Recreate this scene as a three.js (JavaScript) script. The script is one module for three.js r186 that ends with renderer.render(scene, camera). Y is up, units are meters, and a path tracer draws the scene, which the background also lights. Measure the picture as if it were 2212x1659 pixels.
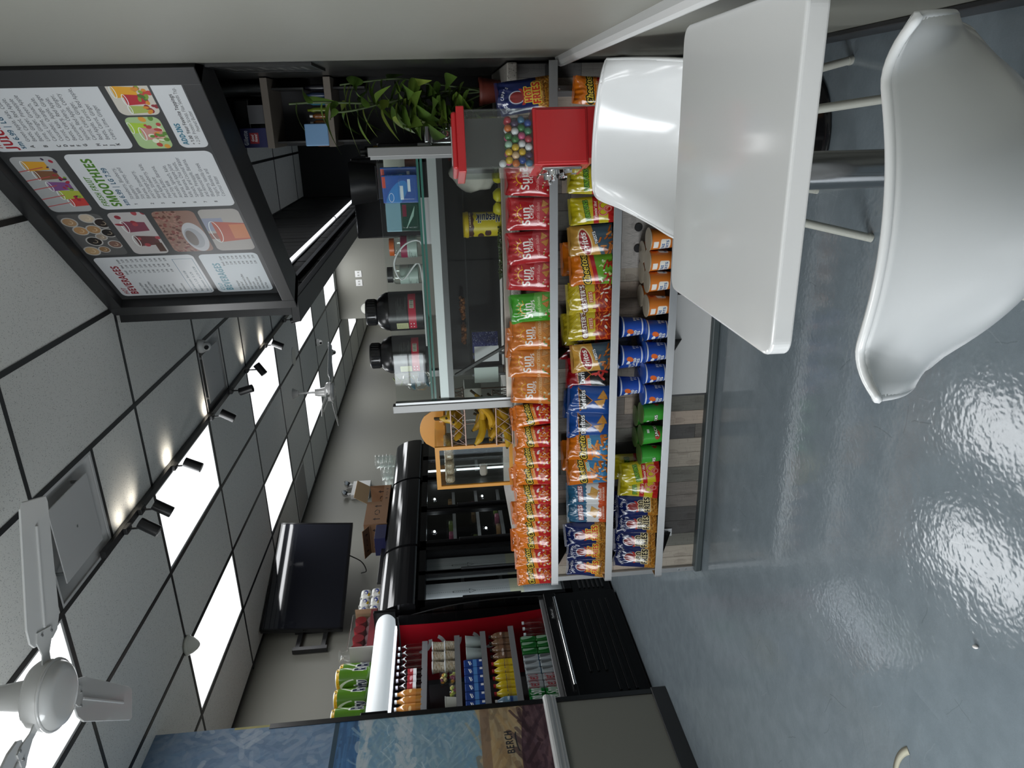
import * as THREE from 'three';
import { RoundedBoxGeometry } from 'three/addons/geometries/RoundedBoxGeometry.js';
import { mergeGeometries } from 'three/addons/utils/BufferGeometryUtils.js';
import { RectAreaLightUniformsLib } from 'three/addons/lights/RectAreaLightUniformsLib.js';

// ---------- camera, sky, exposure, large lights ----------
RectAreaLightUniformsLib.init();
const scene = new THREE.Scene();
const renderer = new THREE.WebGLRenderer({ antialias: true });
renderer.toneMapping = THREE.LinearToneMapping;
renderer.toneMappingExposure = 1.45;
renderer.shadowMap.enabled = true;
scene.background = new THREE.Color().setRGB(0.75, 0.86, 1.0);      // overcast daylight outside the shop front

// Eye 1.30 m above the floor; the phone was held sideways, so the picture's right is the room's down.
const camera = new THREE.PerspectiveCamera(55.82, 2212 / 1659, 0.05, 60);
{
  const yaw = -0.3533, pitch = 0.0841, roll = -0.0553;
  const f = new THREE.Vector3(Math.sin(yaw) * Math.cos(pitch), -Math.sin(pitch), -Math.cos(yaw) * Math.cos(pitch));
  const r0 = new THREE.Vector3(Math.cos(yaw), 0, Math.sin(yaw));
  const u0 = r0.clone().cross(f);
  const r = r0.clone().multiplyScalar(Math.cos(roll)).addScaledVector(u0, Math.sin(roll));
  const u = u0.clone().multiplyScalar(Math.cos(roll)).addScaledVector(r0, -Math.sin(roll));
  const m = new THREE.Matrix4().makeBasis(u.clone().negate(), r, f.clone().negate());
  camera.quaternion.setFromRotationMatrix(m);
  camera.position.set(0, 1.30, 0);
}
const PANEL = 4.6;      // radiance of the ceiling light panels
const DAY = 7.0;        // radiance of the unseen side window added left of the camera
{ // daylight through the shop-front pane behind the camera and the added long side window
  const c = new THREE.Color().setRGB(0.94, 0.975, 1.0);
  const a = new THREE.RectAreaLight(c, 3, 0.4, 0.4); a.position.set(-3.15, 1.85, 2.72); a.lookAt(-3.15, 1.85, 0); scene.add(a);
  const b = new THREE.RectAreaLight(c, DAY, 2.5, 2.0); b.position.set(-3.53, 1.5, 0.95); b.lookAt(0, 1.5, 0.95); scene.add(b);
}

// ---------- helpers ----------
let seed = 20177;
const rnd = () => { seed = (seed * 1664525 + 1013904223) >>> 0; return seed / 4294967296; };
const rr = (a, b) => a + (b - a) * rnd();
const pick = (a) => a[Math.floor(rnd() * a.length)];
const V = (x, y, d) => new THREE.Vector3(x, y, -d);                 // d = distance into the room
const taken = new Map();
function numbered(n) { const k = taken.get(n) || 0; taken.set(n, k + 1); return k ? n + '_' + String(k).padStart(3, '0') : n; }
function mat(c, rough = 0.6, o = {}) {
  const m = new THREE.MeshPhysicalMaterial({ roughness: rough, ...o });
  if (Array.isArray(c)) m.color.setRGB(...c); else m.color.set(c);
  return m;
}
const glow = (c, k) => { const m = mat([0.8, 0.8, 0.8], 0.5); m.emissive.set(c); m.emissiveIntensity = k; return m; };
const pane = (o = {}) => mat([0.96, 0.98, 0.97], 0.02, { transmission: 1, thickness: 0, ior: 1.5, ...o });
function canvas(w, h, fn) {
  const c = document.createElement('canvas'); c.width = w; c.height = h; fn(c.getContext('2d'), w, h);
  const t = new THREE.CanvasTexture(c); t.colorSpace = THREE.SRGBColorSpace; t.magFilter = THREE.LinearFilter; t.wrapS = t.wrapT = THREE.RepeatWrapping; return t;
}
function dataTex(w, h, fn, srgb = false) {
  const a = new Uint8Array(w * h * 4);
  for (let j = 0; j < h; j++) for (let i = 0; i < w; i++) { const c = fn(i, j); const k = (j * w + i) * 4; a[k] = c[0]; a[k + 1] = c[1]; a[k + 2] = c[2]; a[k + 3] = 255; }
  const t = new THREE.DataTexture(a, w, h); t.magFilter = THREE.LinearFilter; t.wrapS = t.wrapT = THREE.RepeatWrapping; if (srgb) t.colorSpace = THREE.SRGBColorSpace; t.needsUpdate = true; return t;
}
function noiseGrid(n) { const g = []; for (let i = 0; i < n * n; i++) g.push(rnd()); return (x, y) => { x = ((x % n) + n) % n; y = ((y % n) + n) % n; const i = Math.floor(x), j = Math.floor(y), u = x - i, v = y - j, s = u * u * (3 - 2 * u), t = v * v * (3 - 2 * v); const q = (a, b) => g[(b % n) * n + (a % n)]; return (q(i, j) * (1 - s) + q(i + 1, j) * s) * (1 - t) + (q(i, j + 1) * (1 - s) + q(i + 1, j + 1) * s) * t; }; }
const N1 = noiseGrid(64);
const fbm = (x, y, o = 4) => { let s = 0, a = 0.5; for (let i = 0; i < o; i++) { s += a * N1(x, y); x = x * 2.03 + 7.1; y = y * 2.03 + 3.7; a *= 0.5; } return s; };

// geometries; boxes are given by their extents in metres (x, height, distance)
function box(x0, x1, y0, y1, d0, d1, bevel = 0) {
  const w = x1 - x0, h = y1 - y0, l = d1 - d0;
  const g = bevel ? new RoundedBoxGeometry(w, h, l, 2, Math.min(bevel, w / 2.01, h / 2.01, l / 2.01)) : new THREE.BoxGeometry(w, h, l);
  return g.translate((x0 + x1) / 2, (y0 + y1) / 2, -(d0 + d1) / 2);
}
function metreUV(g, s = 1) {
  g = g.index ? g.toNonIndexed() : g; const p = g.attributes.position, n = g.attributes.normal, uv = new Float32Array(p.count * 2);
  for (let i = 0; i < p.count; i++) { const ax = Math.abs(n.getX(i)), ay = Math.abs(n.getY(i)), az = Math.abs(n.getZ(i)); let a, b; if (ay > ax && ay > az) { a = p.getX(i); b = p.getZ(i); } else if (ax > az) { a = p.getZ(i); b = p.getY(i); } else { a = p.getX(i); b = p.getY(i); } uv[i * 2] = a / s; uv[i * 2 + 1] = b / s; }
  g.setAttribute('uv', new THREE.BufferAttribute(uv, 2)); return g;
}
const cyl = (r0, r1, h, seg = 24, open = false) => new THREE.CylinderGeometry(r1, r0, h, seg, 1, open).translate(0, h / 2, 0);   // r0 foot, r1 top
const lathe = (pts, seg = 28) => new THREE.LatheGeometry(pts.map(([r, y]) => new THREE.Vector2(r, y)), seg);
function rod(a, b, r, seg = 10) {
  const d = b.clone().sub(a), g = new THREE.CylinderGeometry(r, r, d.length(), seg);
  g.applyQuaternion(new THREE.Quaternion().setFromUnitVectors(new THREE.Vector3(0, 1, 0), d.clone().normalize()));
  return g.translate((a.x + b.x) / 2, (a.y + b.y) / 2, (a.z + b.z) / 2);
}
const tube = (pts, r, n = 24, seg = 8) => new THREE.TubeGeometry(new THREE.CatmullRomCurve3(pts), n, r, seg);
function merge(list) { return mergeGeometries(list.map((g) => { const q = g.index ? g.toNonIndexed() : g; for (const k of Object.keys(q.attributes)) if (!['position', 'normal', 'uv'].includes(k)) q.deleteAttribute(k); return q; })); }
function sheet(w, h) { return new THREE.PlaneGeometry(w, h); }
function mesh(name, g, m) { const o = new THREE.Mesh(g, m); o.name = name; o.castShadow = o.receiveShadow = true; return o; }
function part(parent, name, g, m, x = 0, y = 0, d = 0, label) { const o = mesh(name, g, m); o.position.set(x, y, -d); parent.add(o); if (label) o.userData.label = label; return o; }
function thing(name, label, category, group, x = 0, y = 0, d = 0, turn = 0) {
  const o = new THREE.Group(); o.name = numbered(name); o.position.set(x, y, -d); o.rotation.y = turn; o.userData = { label, category }; if (group) o.userData.group = group; scene.add(o); return o;
}
function single(name, g, m, label, category, group, x = 0, y = 0, d = 0, turn = 0) {
  const o = mesh(numbered(name), g, m); o.position.set(x, y, -d); o.rotation.y = turn; o.userData = { label, category }; if (group) o.userData.group = group; scene.add(o); return o;
}
function dup(src, x, y, d, turn = 0, label, group) { const o = src.clone(); o.name = numbered(src.name.replace(/_\d{3}$/, '')); o.userData = { ...src.userData }; if (label) o.userData.label = label; if (group) o.userData.group = group; o.position.set(x, y, -d); o.rotation.set(0, turn, 0); scene.add(o); return o; }
function struct(name, g, m) { const o = g ? mesh(name, g, m) : new THREE.Group(); o.name = name; o.userData.kind = 'structure'; scene.add(o); return o; }

// ---------- shared materials ----------
const plasterBump = dataTex(256, 256, (i, j) => { const v = 128 + 90 * (fbm(i / 4, j / 4, 3) - 0.45); return [v, v, v]; });
const M = {
  wall: mat([0.195, 0.193, 0.165], 0.5, { bumpMap: plasterBump, bumpScale: 0.0006 }),
  trim: mat([0.55, 0.55, 0.54], 0.4),
  baseboard: mat([0.030, 0.031, 0.033], 0.4),
  black: mat([0.012, 0.012, 0.013], 0.35), blackGloss: mat([0.010, 0.010, 0.011], 0.12), blackMatt: mat([0.016, 0.016, 0.017], 0.7),
  steel: mat([0.27, 0.27, 0.265], 0.5, { metalness: 1 }), brushed: mat([0.42, 0.43, 0.43], 0.45, { metalness: 1 }), chrome: mat([0.75, 0.75, 0.76], 0.08, { metalness: 1 }), alu: mat([0.46, 0.465, 0.47], 0.4, { metalness: 1 }),
  dimSteel: mat([0.10, 0.10, 0.10], 0.35, { metalness: 1 }),
  white: mat([0.6, 0.6, 0.59], 0.35), whiteGloss: mat([0.72, 0.72, 0.71], 0.16, { clearcoat: 0.5, clearcoatRoughness: 0.08 }), offWhite: mat([0.6, 0.6, 0.54], 0.45),
  glass: pane(), greenGlass: pane({ color: new THREE.Color().setRGB(0.78, 0.9, 0.86) }),
  red: mat([0.50, 0.018, 0.022], 0.3, { clearcoat: 0.4, clearcoatRoughness: 0.2 }), orange: mat([0.72, 0.27, 0.012], 0.35), card: mat([0.30, 0.19, 0.11], 0.8),
};
// ---------- the setting ----------
const CEIL = 3.248;
// floor: grey-blue coated concrete with fine orange peel and scuffs
const floorCol = canvas(1024, 1024, (g, w, h) => {
  const im = g.createImageData(w, h);
  for (let j = 0; j < h; j++) for (let i = 0; i < w; i++) { const k = (j * w + i) * 4, n = (fbm(i / 32, j / 32, 5) - 0.48) * 16 + (rnd() - 0.5) * 5; im.data[k] = 121 + n; im.data[k + 1] = 131 + n; im.data[k + 2] = 137 + n; im.data[k + 3] = 255; }
  g.putImageData(im, 0, 0);
  for (let i = 0; i < 70; i++) { g.strokeStyle = rnd() < 0.5 ? 'rgba(160,165,168,0.35)' : 'rgba(60,68,72,0.3)'; g.lineWidth = rr(0.6, 1.6); g.beginPath(); let x = rnd() * w, y = rnd() * h, a = rnd() * 6.3; g.moveTo(x, y); for (let s = 0; s < 5; s++) { a += rr(-0.3, 0.3); x += Math.cos(a) * rr(4, 16); y += Math.sin(a) * rr(4, 16); g.lineTo(x, y); } g.stroke(); }
});
const floorBump = dataTex(512, 512, (i, j) => { const v = 255 * (0.55 * fbm(i / 8, j / 8, 2) + 0.6 * fbm(i / 2.67, j / 2.67, 2)); return [v, v, v]; });
floorCol.repeat.set(1, 1); const floorMat = mat([1, 1, 1], 0.1, { map: floorCol, bumpMap: floorBump, bumpScale: 0.0008 });
struct('floor', metreUV(box(-4.9, 3.2, -0.12, 0, -2.9, 18.2), 1.6), floorMat);
single('masking_tape_scrap', new THREE.TorusGeometry(0.16, 0.012, 4, 14, 1.1).scale(1, 1, 0.06).rotateX(-Math.PI / 2), mat([0.45, 0.43, 0.33], 0.8), 'curved scrap of old beige tape stuck on the grey floor', 'tape scrap', null, -1.90, 0.001, 1.41, 0.9);
single('wrapper_bit', lathe([[0, -0.011], [0.004, -0.006], [0.0055, 0], [0.004, 0.006], [0, 0.011]], 8).rotateX(Math.PI / 2), mat([0.75, 0.72, 0.7], 0.6), 'tiny pale scrap lying on the open grey floor', 'litter', null, -1.294, 0.0055, 1.385, 0.5);

// ceiling: 2 x 4 ft tiles in a black grid
const tileTex = canvas(512, 1024, (g, w, h) => {
  g.fillStyle = '#ecece9'; g.fillRect(0, 0, w, h);
  for (let i = 0; i < 5200; i++) { const s = rnd(); g.fillStyle = s < 0.3 ? 'rgba(60,60,60,0.85)' : 'rgba(110,110,108,0.5)'; g.beginPath(); g.ellipse(rnd() * w, rnd() * h, rr(0.6, 1.9), rr(0.5, 1.2), rnd() * 3, 0, 7); g.fill(); }
});
const tileMat = [0.86, 0.9, 0.94].map((v) => mat([v, v, v * 0.985], 0.85, { map: tileTex }));
const gridMat = mat([0.014, 0.014, 0.014], 0.4);
const ceiling = struct('ceiling');
const COL = (k) => -1.61 - 0.61 * k, ROW = (k) => 3.14 + 1.22 * k;      // grid lines
const lightAt = new Set(), halfVent = { '0,0': 1, '0,2': 1 };
for (const a of [1, 3]) for (const b of [-3, -1, 1, 3, 5, 7, 9, 11]) if (a === 3 || b < 9) lightAt.add(a + ',' + b);
lightAt.add('-1,-3');
lightAt.add('-3,3');
const tileGeo = metreUV(box(0.013, 0.597, 0, 0.016, 0.013, 1.207), 1); { const u = tileGeo.attributes.uv; for (let i = 0; i < u.count; i++) u.setXY(i, u.getX(i) / 0.61, u.getY(i) / 1.22); }
const halfTile = metreUV(box(0.013, 0.597, 0, 0.016, 0.013, 0.597), 1); { const u = halfTile.attributes.uv; for (let i = 0; i < u.count; i++) u.setXY(i, u.getX(i) / 0.61, u.getY(i) / 1.22); }
for (let a = -8; a < 5; a++) for (let b = -5; b < 12; b++) {
  const x = COL(a + 1), d = ROW(b);
  if (lightAt.has(a + ',' + b)) continue;
  if (a < -3 && b < 0) continue;                                     // beyond the right-hand wall
  if (halfVent[a + ',' + b]) { part(ceiling, 'ceiling_tile', halfTile, pick(tileMat), x, CEIL, d + 0.61); continue; }
  if (a === 4 && b === 4) { part(ceiling, 'ceiling_tile', halfTile, pick(tileMat), x, CEIL, d + 0.61); continue; }
  part(ceiling, 'ceiling_tile', tileGeo, pick(tileMat), x, CEIL, d);
}
for (let a = -8; a <= 5; a++) part(ceiling, 'grid_bar', box(-0.014, 0.014, -0.004, 0.02, 0, 20.8), gridMat, COL(a), CEIL, -2.96);
for (let b = -5; b <= 12; b++) part(ceiling, 'grid_bar', box(-4.7, 3.2, -0.003, 0.02, -0.013, 0.013), gridMat, 0, CEIL, ROW(b));
for (const [a, b] of [[0, 0], [0, 2], [4, 4]]) part(ceiling, 'grid_bar', box(0, 0.61, -0.003, 0.02, -0.013, 0.013), gridMat, COL(a + 1), CEIL, ROW(b) + 0.61);
struct('ceiling_deck', box(-5.0, 3.4, CEIL + 0.12, CEIL + 0.24, -3.1, 18.3), M.blackMatt);

// walls
struct('wall_left', metreUV(box(-4.86, -4.70, 0, CEIL + 0.1, 3.5, 18.2)), M.wall);
struct('wall_back', metreUV(box(-3.38, 3.2, 0, CEIL + 0.1, 13.07, 13.22)), M.wall);
struct('wall_corridor', metreUV(box(-4.86, -3.2, 0, CEIL + 0.1, 18.0, 18.16)), M.wall);
struct('wall_corridor_side', metreUV(box(-3.38, -3.23, 0, CEIL + 0.1, 13.22, 18.0)), M.wall);
const wallRight = struct('wall_right', metreUV(box(0.22, 0.37, 0, CEIL + 0.1, -2.9, 3.08)), M.wall);
struct('wall_kitchen_jamb', metreUV(box(0.22, 0.37, 0, CEIL + 0.1, 3.08, 4.30)), mat([0.028, 0.028, 0.026], 0.32));
struct('wall_kitchen_right', box(3.05, 3.2, 0, CEIL + 0.1, 3.0, 13.1), M.blackMatt);
struct('wall_kitchen_near', box(0.37, 3.05, 0, CEIL + 0.1, 3.0, 3.12), M.blackMatt);
struct('wall_kitchen_back', box(-1.0, 3.05, 0, CEIL + 0.1, 10.9, 11.05), M.blackMatt);
// shop front behind the camera: piers, sill and head around two panes
struct('wall_shop_front', merge([box(-3.71, -3.5, 0, CEIL + 0.1, -2.9, -2.75), box(-2.93, 0.22, 0, CEIL + 0.1, -2.9, -2.75), box(-3.5, -3.37, 0, CEIL + 0.1, -2.9, -2.75), box(-3.37, -2.93, 0, 1.63, -2.9, -2.75), box(-3.37, -2.93, 2.07, CEIL + 0.1, -2.9, -2.75)]), mat([0.05, 0.05, 0.05], 0.6));  // wall made this dark only to dim its reflection in the case glass
{ const w = struct('window_1'); part(w, 'pane', box(-3.37, -2.93, 1.63, 2.07, -2.83, -2.822), M.glass); part(w, 'window_frame', merge([box(-3.37, -3.35, 1.63, 2.07, -2.86, -2.70), box(-2.95, -2.93, 1.63, 2.07, -2.86, -2.70), box(-3.37, -2.93, 1.63, 1.65, -2.86, -2.70), box(-3.37, -2.93, 2.05, 2.07, -2.86, -2.70), box(-3.37, -2.93, 1.84, 1.86, -2.86, -2.70)]), M.brushed);
  const s = struct('added_window_2'); part(s, 'pane', box(-3.64, -3.632, 0.45, 2.55, -2.25, 0.35), M.glass); part(s, 'window_frame', merge([box(-3.68, -3.60, 0.45, 0.5, -2.25, 0.35), box(-3.68, -3.60, 2.5, 2.55, -2.25, 0.35), box(-3.68, -3.60, 0.45, 2.55, -2.25, -2.2), box(-3.68, -3.60, 0.45, 2.55, 0.3, 0.35), box(-3.68, -3.60, 0.45, 2.55, -0.97, -0.92)]), M.brushed); }  // side window is added, unseen, so daylight reaches the chairs from the left
// wall with the painted seascape
const mural = canvas(512, 1024, (g, w, h) => {
  const Y = (y) => (1 - (y - 0.72) / (CEIL - 0.72)) * h;             // metres above the floor
  const brush = (n, y0, y1, cols, len, lw, tilt = 0.1) => { for (let i = 0; i < n; i++) { const x = rnd() * w, y = rr(Y(y1), Y(y0)); g.strokeStyle = pick(cols); g.lineWidth = rr(lw * 0.4, lw); g.lineCap = 'round'; g.globalAlpha = rr(0.25, 0.7); g.beginPath(); g.moveTo(x, y); const a = rr(-tilt, tilt), l = rr(len * 0.4, len); g.quadraticCurveTo(x + Math.cos(a) * l / 2, y + Math.sin(a) * l / 2 + rr(-8, 8), x + Math.cos(a) * l, y + Math.sin(a) * l); g.stroke(); } g.globalAlpha = 1; };
  g.fillStyle = '#6a8098'; g.fillRect(0, 0, w, h);
  brush(900, 2.1, 3.3, ['#5a728c', '#7489a0', '#64809c', '#8090a2', '#546e8a'], 60, 18, 1.6);
  brush(40, 2.55, 3.0, ['#98a4b2', '#a9b1ba'], 70, 22, 1.2);
  g.fillStyle = '#1e3a4a'; g.fillRect(0, Y(2.10), w, Y(2.06) - Y(2.10));
  g.fillStyle = '#345f8a'; g.fillRect(0, Y(2.07), w, Y(1.92) - Y(2.07)); brush(120, 1.93, 2.06, ['#2d5680', '#44719b', '#27496a'], 120, 10, 0.05);
  g.fillStyle = '#74919f'; g.fillRect(0, Y(1.93), w, Y(1.15) - Y(1.93));
  brush(900, 1.16, 1.92, ['#6f94ab', '#86a0ae', '#94a8b0', '#6488a0', '#7b9aa6'], 60, 10, 0.9);
  brush(70, 1.87, 1.93, ['#b9bdbf', '#a8b0b4'], 60, 14, 0.2); brush(80, 1.60, 1.68, ['#aab5ba', '#b8c0c2'], 70, 14, 0.5);
  brush(60, 1.2, 1.85, ['#a9bcc6', '#b3c4cc'], 70, 4, 0.7);
  g.fillStyle = '#a08c6a'; g.fillRect(0, Y(1.16), w, h); brush(260, 0.74, 1.17, ['#8e7350', '#b49a70', '#a7895c', '#7c6a52', '#ad9f80'], 120, 18, 0.5);
  g.fillStyle = '#6b5144'; g.globalAlpha = 0.5; g.fillRect(0, Y(1.16), w, 24); g.globalAlpha = 1;
  g.fillStyle = '#4b3238'; g.beginPath(); g.moveTo(0, h); g.lineTo(0, Y(0.93)); g.bezierCurveTo(w * 0.4, Y(0.9), w * 0.6, Y(0.95), w, Y(0.86)); g.lineTo(w, h); g.fill();
  brush(140, 0.72, 0.9, ['#35202a', '#5d464e', '#2b161d', '#6a5052'], 110, 16, 0.6);
  g.fillStyle = '#a89a4c'; g.globalAlpha = 0.8; g.fillRect(w - 9, Y(2.75), 9, h); g.globalAlpha = 1;
  g.save(); g.translate(w * 0.70, Y(0.985)); g.rotate(-0.05); g.fillStyle = '#161a22'; g.font = 'bold 27px sans-serif'; g.textAlign = 'center'; g.fillText('BERCH', 0, 10); g.strokeStyle = '#161a22'; g.lineWidth = 3; g.beginPath(); g.moveTo(-36, 22); g.quadraticCurveTo(0, 15, 34, 20); g.stroke(); g.restore();
});
const partition = struct('wall_partition', metreUV(merge([box(-3.71, -3.56, 0, CEIL + 0.1, 0.35, 3.69), box(-3.71, -3.56, 0, CEIL + 0.1, -2.75, -2.25), box(-3.71, -3.56, 0, 0.45, -2.25, 0.35), box(-3.71, -3.56, 2.55, CEIL + 0.1, -2.25, 0.35)])), M.wall);
struct('wall_partition_return', box(-4.70, -3.71, 0, CEIL + 0.1, 3.5, 3.69), M.wall);
{ const p = part(partition, 'painted_seascape', sheet(1.05, CEIL - 0.81).rotateY(Math.PI / 2), mat([1, 1, 1], 0.6, { map: mural }), -3.557, (CEIL + 0.81) / 2, 3.165, 'hand-painted seascape of sky, waves and shore');
  part(partition, 'corner_guard', box(-3.565, -3.553, 0.1, 2.55, 3.655, 3.694), M.dimSteel); }
// chair rails and baseboards
function rail(name, x, s, d0, d1) {                                   // s: +1 sticks out towards +x
  const sh = new THREE.Shape(); [[0, 0], [0.012, 0], [0.014, 0.012], [0.020, 0.020], [0.020, 0.034], [0.030, 0.046], [0.034, 0.062], [0.030, 0.074], [0.018, 0.082], [0, 0.085]].forEach(([a, b], i) => (i ? sh.lineTo(a * s, b) : sh.moveTo(a * s, b)));
  const g = new THREE.ExtrudeGeometry(sh, { depth: d1 - d0, bevelEnabled: false }).translate(x, 0.735, -d1);
  struct(name, g, M.trim);
}
rail('trim_1', -3.56, 1, 0.36, 3.70); rail('trim_2', 0.22, -1, -2.75, 3.10);
const bb = (name, x0, x1, d0, d1, h = 0.1) => struct(name, box(x0, x1, 0, h, d0, d1, 0.004), M.baseboard);
bb('baseboard_partition', -3.56, -3.545, -2.75, 3.70); bb('baseboard_right', 0.205, 0.22, -2.75, 3.08); bb('baseboard_left', -4.70, -4.685, 8.6, 18); bb('baseboard_back', -3.38, 3, 13.055, 13.07);

// light panels, each with its own lamp
const panelGlow = glow('#f2f4f5', 1.0); panelGlow.color.setRGB(0.6, 0.6, 0.6);
const diffGeo = box(0.03, 0.58, 0, 0.01, 0.03, 1.19), frameGeo = merge([box(0.013, 0.03, -0.002, 0.02, 0.013, 1.207), box(0.58, 0.597, -0.002, 0.02, 0.013, 1.207), box(0.03, 0.58, -0.002, 0.02, 0.013, 0.03), box(0.03, 0.58, -0.002, 0.02, 1.19, 1.207)]);
for (const key of lightAt) {
  const [a, b] = key.split(',').map(Number);
  if (a === 3 && b < 0) continue;                                     // those tiles lie behind the partition
  const over = { '1,-3': 'beside the added side window', '1,-1': 'right behind the near ceiling fan', '1,1': 'touching the first spotlights of the track', '1,3': 'across the track from the second air diffuser', '1,5': 'beside the round ceiling speaker', '1,7': 'closest to the two wall plates', '3,1': 'touching the smoke detector', '3,3': 'just in front of the television', '3,5': 'behind the far ceiling fan', '3,7': 'before the corridor opening', '3,9': 'in the back corridor', '3,11': 'at the end of the back corridor', '-1,-3': 'by the front wall', '-3,3': 'over the back kitchen' }[key];
  const t = thing('ceiling_light', 'flat white lit ceiling panel ' + over, 'ceiling light', 'lit ceiling panels', COL(a + 1), CEIL + 0.004, ROW(b));
  part(t, 'diffuser', diffGeo, panelGlow); part(t, 'frame', frameGeo, M.white);
  const l = new THREE.RectAreaLight(0xfbfdff, a === -3 ? 1.2 : PANEL, 0.54, 1.15); l.position.set(0.305, -0.008, -0.61); l.rotation.x = -Math.PI / 2; t.add(l);
}
for (const b of [-1, -3]) { /* tiles under the partition stay plain */ const k = '3,' + b; if (lightAt.has(k)) part(ceiling, 'ceiling_tile', tileGeo, tileMat[1], COL(4), CEIL, ROW(b)); }
// air diffusers and the return grille
const ventPaint = mat([0.55, 0.55, 0.545], 0.34, { side: THREE.DoubleSide });
function diffuser(a, b, label) {
  const t = thing('air_diffuser', label, 'air vent', null, COL(a + 1) + 0.305, CEIL, ROW(b) + 0.305);
  const m = ventPaint;
  const g = new THREE.CylinderGeometry(0.19 * 1.414, 0.29 * 1.414, 0.07, 4, 1, true).rotateY(Math.PI / 4).translate(0, 0.035, 0);
  part(t, 'cone', g, ventPaint); part(t, 'throat', box(-0.2, 0.2, 0.068, 0.074, -0.2, 0.2), m);
  part(t, 'rim', merge([box(-0.297, -0.275, -0.002, 0.004, -0.297, 0.297), box(0.275, 0.297, -0.002, 0.004, -0.297, 0.297), box(-0.275, 0.275, -0.002, 0.004, -0.297, -0.275), box(-0.275, 0.275, -0.002, 0.004, 0.275, 0.297)]), m);
  part(t, 'plate', box(-0.205, 0.205, -0.002, 0.004, -0.205, 0.205, 0.002), m); for (const [x, d] of [[-0.17, -0.17], [0.17, -0.17], [-0.17, 0.17], [0.17, 0.17]]) part(t, 'clip', box(x - 0.008, x + 0.008, 0.003, 0.07, d - 0.004, d + 0.004), M.brushed);
  part(t, 'screw', cyl(0.006, 0.006, 0.004, 8), M.brushed, 0, -0.005, 0);
}
diffuser(0, 0, 'square white air diffuser with drop plate beside the near fan'); diffuser(0, 2, 'square white air diffuser beside the small ceiling dome camera');
{ const t = thing('return_grille', 'square slatted return air grille in ceiling above the television', 'air vent', null, COL(5), CEIL, ROW(4)); part(t, 'grille_frame', merge([box(0.013, 0.05, -0.004, 0.012, 0.013, 0.597), box(0.56, 0.597, -0.004, 0.012, 0.013, 0.597), box(0.05, 0.56, -0.004, 0.012, 0.013, 0.05), box(0.05, 0.56, -0.004, 0.012, 0.56, 0.597)]), ventPaint); part(t, 'duct', merge([box(0.05, 0.055, 0.012, 0.11, 0.05, 0.56), box(0.555, 0.56, 0.012, 0.11, 0.05, 0.56), box(0.05, 0.56, 0.012, 0.11, 0.05, 0.055), box(0.05, 0.56, 0.012, 0.11, 0.555, 0.56)]), ventPaint); for (let i = 0; i < 20; i++) { const s = part(t, 'slat', box(0.05, 0.56, -0.012, 0.012, -0.001, 0.001), ventPaint, 0, 0, 0.06 + i * 0.026); s.rotation.x = 0.5; } }
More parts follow.
